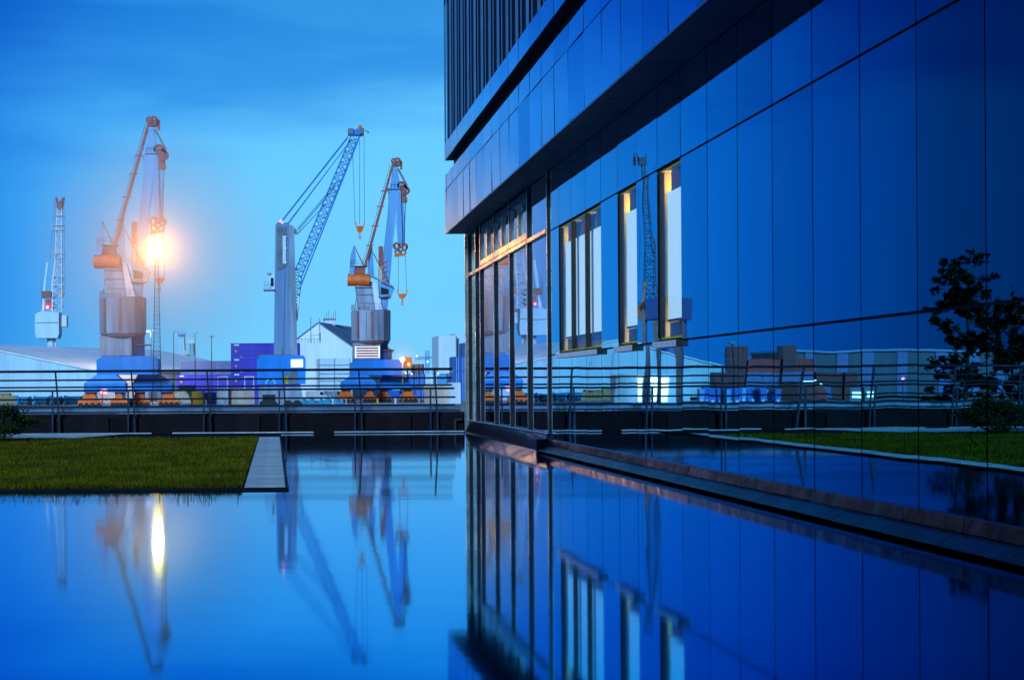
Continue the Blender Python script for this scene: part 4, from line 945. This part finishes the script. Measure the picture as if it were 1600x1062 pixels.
# lattice crane
xr = vx(1019, 200)
T = thing('hopper_crane', 'dark lattice crane over a blue hopper, seen mirrored between the two single windows', 'crane', (xr, 200, GZ))
q_ = lambda py: hz_(py, 200) - GZ
m = MB(); m.lattice((0, 0, q_(505)), (0.15, 0, q_(400)), 1.9, 1.5, 8, .07); m.lattice((.15, 0, q_(400)), (.5, 0, q_(262)), 1.5, .6, 12, .06); m.build('tower', rail_mat, T)
m = MB(); m.box(.0, 1.2, -.5, .5, q_(262), q_(250)).beam((.1, 0, q_(262)), (.0, 0, q_(243)), .2).beam((1.1, 0, q_(262)), (1.3, 0, q_(243)), .2); m.build('head', rail_mat, T)
m = MB(); m.prism([(1.2, q_(505)), (-5.2, q_(505)), (-5.6, q_(472)), (-1.8, q_(468)), (1.4, q_(478))], -2.5, 2.5); m.build('hopper', mat('hopper_navy', (.008, .035, .17), .5), T)
for xx in (-4.6, -1.2, .8): MB().box(xx, xx + .3, -1.5, 1.5, 0, q_(506)).build('leg', MATS['hopper_navy'], T)
MB().beam((1.6, -1, q_(485)), (2.6, -1, q_(500)), .5).beam((1.6, -1, q_(485)), (1.2, -1, q_(455)), .25).box(1.0, 1.5, -1.3, -.7, q_(455), q_(448)).build('grab', orange_p, T)
m = MB(); m.beam((-1.2, 0, q_(262)), (-1.5, 0, q_(430)), .1).beam((1.5, 0, q_(300)), (1.9, 0, q_(450)), .06); m.build('rope', rail_mat, T)
# mirrored container park
mc_ = [cont_maroon, cont_maroon, slate_b, slate_b, cont_red, cont_blue]
cn = ['maroon', 'maroon', 'slate', 'slate', 'bright red', 'blue']
cols = [(1122, 2), (1146, 4), (1170, 3), (1194, 3), (1218, 4), (1242, 3), (1266, 2), (1290, 2), (1314, 2)]
pos_w = ['first', 'second', 'third', 'fourth', 'fifth', 'sixth', 'seventh', 'eighth', 'ninth']; lev = ['bottom', 'second', 'third', 'fourth', 'topmost']
Yk = 230.0
for ci, (pv_, nh) in enumerate(cols):
    for k in range(nh):
        q = random.randrange(6); q = [1, 0, 4][k % 3] if k >= nh - 1 else q
        container(vx(pv_ + 24, Yk), Yk + (ci % 2) * .5, GZ + .2 + k * 2.15, 2.44, mc_[q], '%s %s container in the %s column from the left of the mirrored park' % (lev[k] if k < nh - 1 else 'top', cn[q], pos_w[ci]), end=False, group='containers in the park seen mirrored in the facade', hgt=2.13)
MB().box(vx(1600, 236), vx(1090, 236), 228, 250, GZ, GZ + .19).build('container_bank', soil_m, kind='structure')
T = thing('long_shed', 'long white shed with blue pilasters seen mirrored behind the tree', 'shed', (vx(1700, 270), 270, GZ)); w = vx(1232, 270) - vx(1700, 270); h = hz_(556, 270) - GZ
MB().box(0, w, 0, 20, 0, h).build('wall', shed_grey, T); MB().box(-.5, w + .5, -.5, 20.5, h + .005, h + .4).build('roof', roof_grey, T)
for k in range(9): MB().box(w * (k + .5) / 9 - 1, w * (k + .5) / 9 + 1, -.15, -.01, 0, h - .02).build('pilaster', slate_b, T)
# loading hall with lit doors
T = thing('loading_hall', 'pale loading hall with three glowing doors seen mirrored low in the facade', 'building', (vx(1090, 214), 214, GZ)); w = vx(962, 214) - vx(1090, 214); h = hz_(588, 214) - GZ
MB().box(0, w, 0, 3, 0, h).build('wall', white_ribbed, T)
for a, b in ((990, 1000), (1004, 1026), (1034, 1049)):
    x0, x1_ = vx(b, 214) - T.location.x, vx(a, 214) - T.location.x
    MB().box(x0, x1_, -.1, -.01, .2, h - .4).build('lit_door', lamp_warm, T)
T2 = thing('silo_tower', 'grey twin silo tower seen mirrored right of the loading hall', 'silo', (vx(1062, 300), 300, GZ)); h = hz_(540, 300) - GZ
MB().tube((1.5, 0, 0), (1.5, 0, h), 1.7, 14).build('silo', slate_b, T2); MB().tube((5, 0, 0), (5, 0, h - 1), 1.7, 14).build('silo', slate_b, T2); MB().box(-.3, 6.8, -.8, .8, h + .005, h + .3).build('silo_deck', grey_dark, T2)
# wrapped pallets
for k in range(11):
    pv_ = 1102 + k * 10.5; T = thing('wrapped_pallet', 'blue wrapped pallet load, %s from the left in the mirrored row' % ['first', 'second', 'third', 'fourth', 'fifth', 'sixth', 'seventh', 'eighth', 'ninth', 'tenth', 'eleventh'][k], 'pallet', (vx(pv_ + 9, 160), 160 + random.uniform(-.6, .6), GZ), 'blue wrapped pallets on the quay')
    MB().box(0, .64, 0, 1.1, .15, 2.0 + random.uniform(-.2, .3)).build('load', cont_blue if k % 3 else mat('sky_wrap', (.10, .38, .75), .4), T); MB().box(-.03, .67, -.03, 1.1, 0, .12).build('pallet', wood_m, T)
    MB().box(.2, .45, -.03, -.005, .6, .9).build('marking', mark_m, T)
T = thing('yard_lamp', 'white yard lamp on a mast before the mirrored pallet row', 'lamp post', (vx(1150, 152), 152, GZ)); MB().tube((0, 0, 0), (0, 0, 7), .1, 6).build('pole', rail_mat, T); MB().box(-.4, .4, -.2, .6, 7, 7.2).build('head', grey_dark, T)
MB().box(-.15, .15, -.1, .2, 6.96, 6.99).build('lens', mark_m, T)
# parked truck with lights
T = thing('parked_truck', 'dark red truck with a green light seen mirrored near the pallets', 'truck', (vx(1268, 165), 165, GZ)); MB().box(0, 1.9, 0, 6, .6, 2.7).build('box_body', cont_maroon, T)
MB().prism([(-1.0, .6), (-.02, .6), (-.02, 2.3), (-.7, 2.3), (-1.0, 1.5)], 0, 2).build('cab', cont_red, T); MB().sphere((-.4, -.1, 2.45), .12).build('green_light', lamp_green, T); MB().box(.2, 1.7, -.1, -.02, 2.75, 2.95).build('light_bar', lamp_white, T)
for xx in (-.5, .9, 1.5): MB().tube((xx, -.05, .42), (xx, 2.0, .42), .42, 12).build('wheel', black_m, T)
for k, (a, b) in enumerate(((1330, 1346), (1360, 1370))):
    T = thing('lit_booth', ['wider lit booth window seen mirrored by the bushes', 'narrower lit booth window seen mirrored by the bushes'][k], 'booth', (vx(b, 175), 175, GZ)); w = vx(a, 175) - vx(b, 175)
    MB().box(-.3, w + .3, 0, 2, 0, 2.1).build('wall', grey_dark, T); MB().box(0, w, -.06, -.01, .9, 1.2).build('pane', lamp_white, T); MB().box(0, w, -.06, -.01, 1.35, 1.6).build('pane', lamp_white, T)
T = thing('roof_beacon', 'small red beacon on a post seen mirrored left of the tree', 'lamp', (vx(1418, 180), 180, GZ)); MB().tube((0, 0, 0), (0, 0, 2.9), .06, 5).build('post', rail_mat, T); MB().sphere((0, 0, 3.0), .16).build('lens', lamp_red, T)

# ------------------------------------------------------------------ bushes and tree
def leaves(mb, c, rx, ry, rz, n, s, clump=14):
    cs = []
    for k in range(clump):
        while True:
            d = Vector((random.uniform(-1, 1), random.uniform(-1, 1), random.uniform(-1, 1)))
            if d.length < 1: break
        d = d.normalized() * (d.length ** .45); cs.append((c[0] + d.x * rx, c[1] + d.y * ry, c[2] + d.z * rz, random.uniform(.18, .42)))
    for k in range(n):
        q = random.choice(cs); rr = q[3]
        p_ = Vector((q[0] + random.gauss(0, rr * .5) * min(rx, 1), q[1] + random.gauss(0, rr * .5) * min(ry, 1), q[2] + random.gauss(0, rr * .45) * min(rz, 1)))
        if p_.z < .02: continue
        a = Vector((random.gauss(0, 1), random.gauss(0, 1), random.gauss(0, .6))).normalized() * s * random.uniform(.6, 1.3)
        b = a.cross(Vector((random.gauss(0, 1), random.gauss(0, 1), random.gauss(0, 1)))).normalized() * s * .42
        mb.add([p_ - a, p_ + b, p_ + a, p_ - b], [(0, 1, 2, 3)])
def bush(loc, rx, ry, h, label, n=2600, grp=None):
    T = thing('bush', label, 'bush', loc, grp)
    m = MB(); leaves(m, (0, 0, h * .5), rx * .8, ry * .8, h * .45, n, .032, 34); m.build('foliage', bush_m, T)
    m = MB()
    for k in range(22):
        a = random.uniform(0, 2 * PI); r = random.uniform(.2, .9); m.beam((r * .2 * math.cos(a) * rx, r * .2 * math.sin(a) * ry, 0), (rx * r * math.cos(a), ry * r * math.sin(a), h * random.uniform(.75, 1.08)), .014, .014, .004, .004)
    m.build('stem', bark, T)
bush((-5.15, 26.6, .03), .85, .7, .66, 'low dark leafy bush at the left end of the lawn', 5200)
bush((-7.3, 26.4, .03), 1.4, 1.0, 1.45, 'dark bush just beyond the left frame edge, seen mirrored', 9000)
bush((-9.6, 26.2, .03), 1.9, 1.3, 2.1, 'taller dark bush further left of the lawn, seen mirrored', 13000)
def tree(base, H, crown, label, n=3400):
    T = thing('tree', label, 'tree', base)
    m = MB(); pts_ = [Vector((0, 0, 0)), Vector((.05, 0, H * .35)), Vector((-.04, .03, H * .65)), Vector((.06, 0, H * .97))]
    for k in range(3): m.tube(pts_[k], pts_[k + 1], .075 - .02 * k, 8, r2=.055 - .02 * k)
    m.build('trunk', bark, T)
    br = MB(); cr_ = MB()
    for k in range(15):
        t_ = .36 + .6 * k / 15; z = H * t_; a = k * 2.4 + random.uniform(-.4, .4); L = crown * (1.15 - t_ * .75) * random.uniform(.6, 1.1)
        e = Vector((math.cos(a) * L, math.sin(a) * L, z + L * .55)); br.beam((0, 0, z), e, .035, .035, .012, .012)
        for f_ in (.55, .8, 1.0):
            c = Vector((0, 0, z)).lerp(e, f_) + Vector((random.gauss(0, .08), random.gauss(0, .08), random.gauss(0, .06))); leaves(cr_, c, .27, .27, .25, n // 40, .066, 5)
    leaves(cr_, (0.05, 0, H * .98), .1, .1, .3, 110, .055, 4)
    br.build('branch', bark, T); cr_.build('crown', leaf_m, T)
tree((vx(1508, 33), 33, GZ), 5.45, 1.3, 'small slender young tree seen mirrored at the right of the facade', 7000)
tree((vx(1590, 34.5), 34.5, GZ), 4.6, 1.4, 'second dark young tree behind the first, seen mirrored at the right edge', 9000)
T = thing('hedge', 'long dark hedge left of the lawn, seen mirrored at the right edge', 'hedge', (-13, 27.5, .03))
m = MB()
for k in range(9): leaves(m, (-3.5 + k * .95, 0, .55), .6, .5, .5, 700, .05, 8)
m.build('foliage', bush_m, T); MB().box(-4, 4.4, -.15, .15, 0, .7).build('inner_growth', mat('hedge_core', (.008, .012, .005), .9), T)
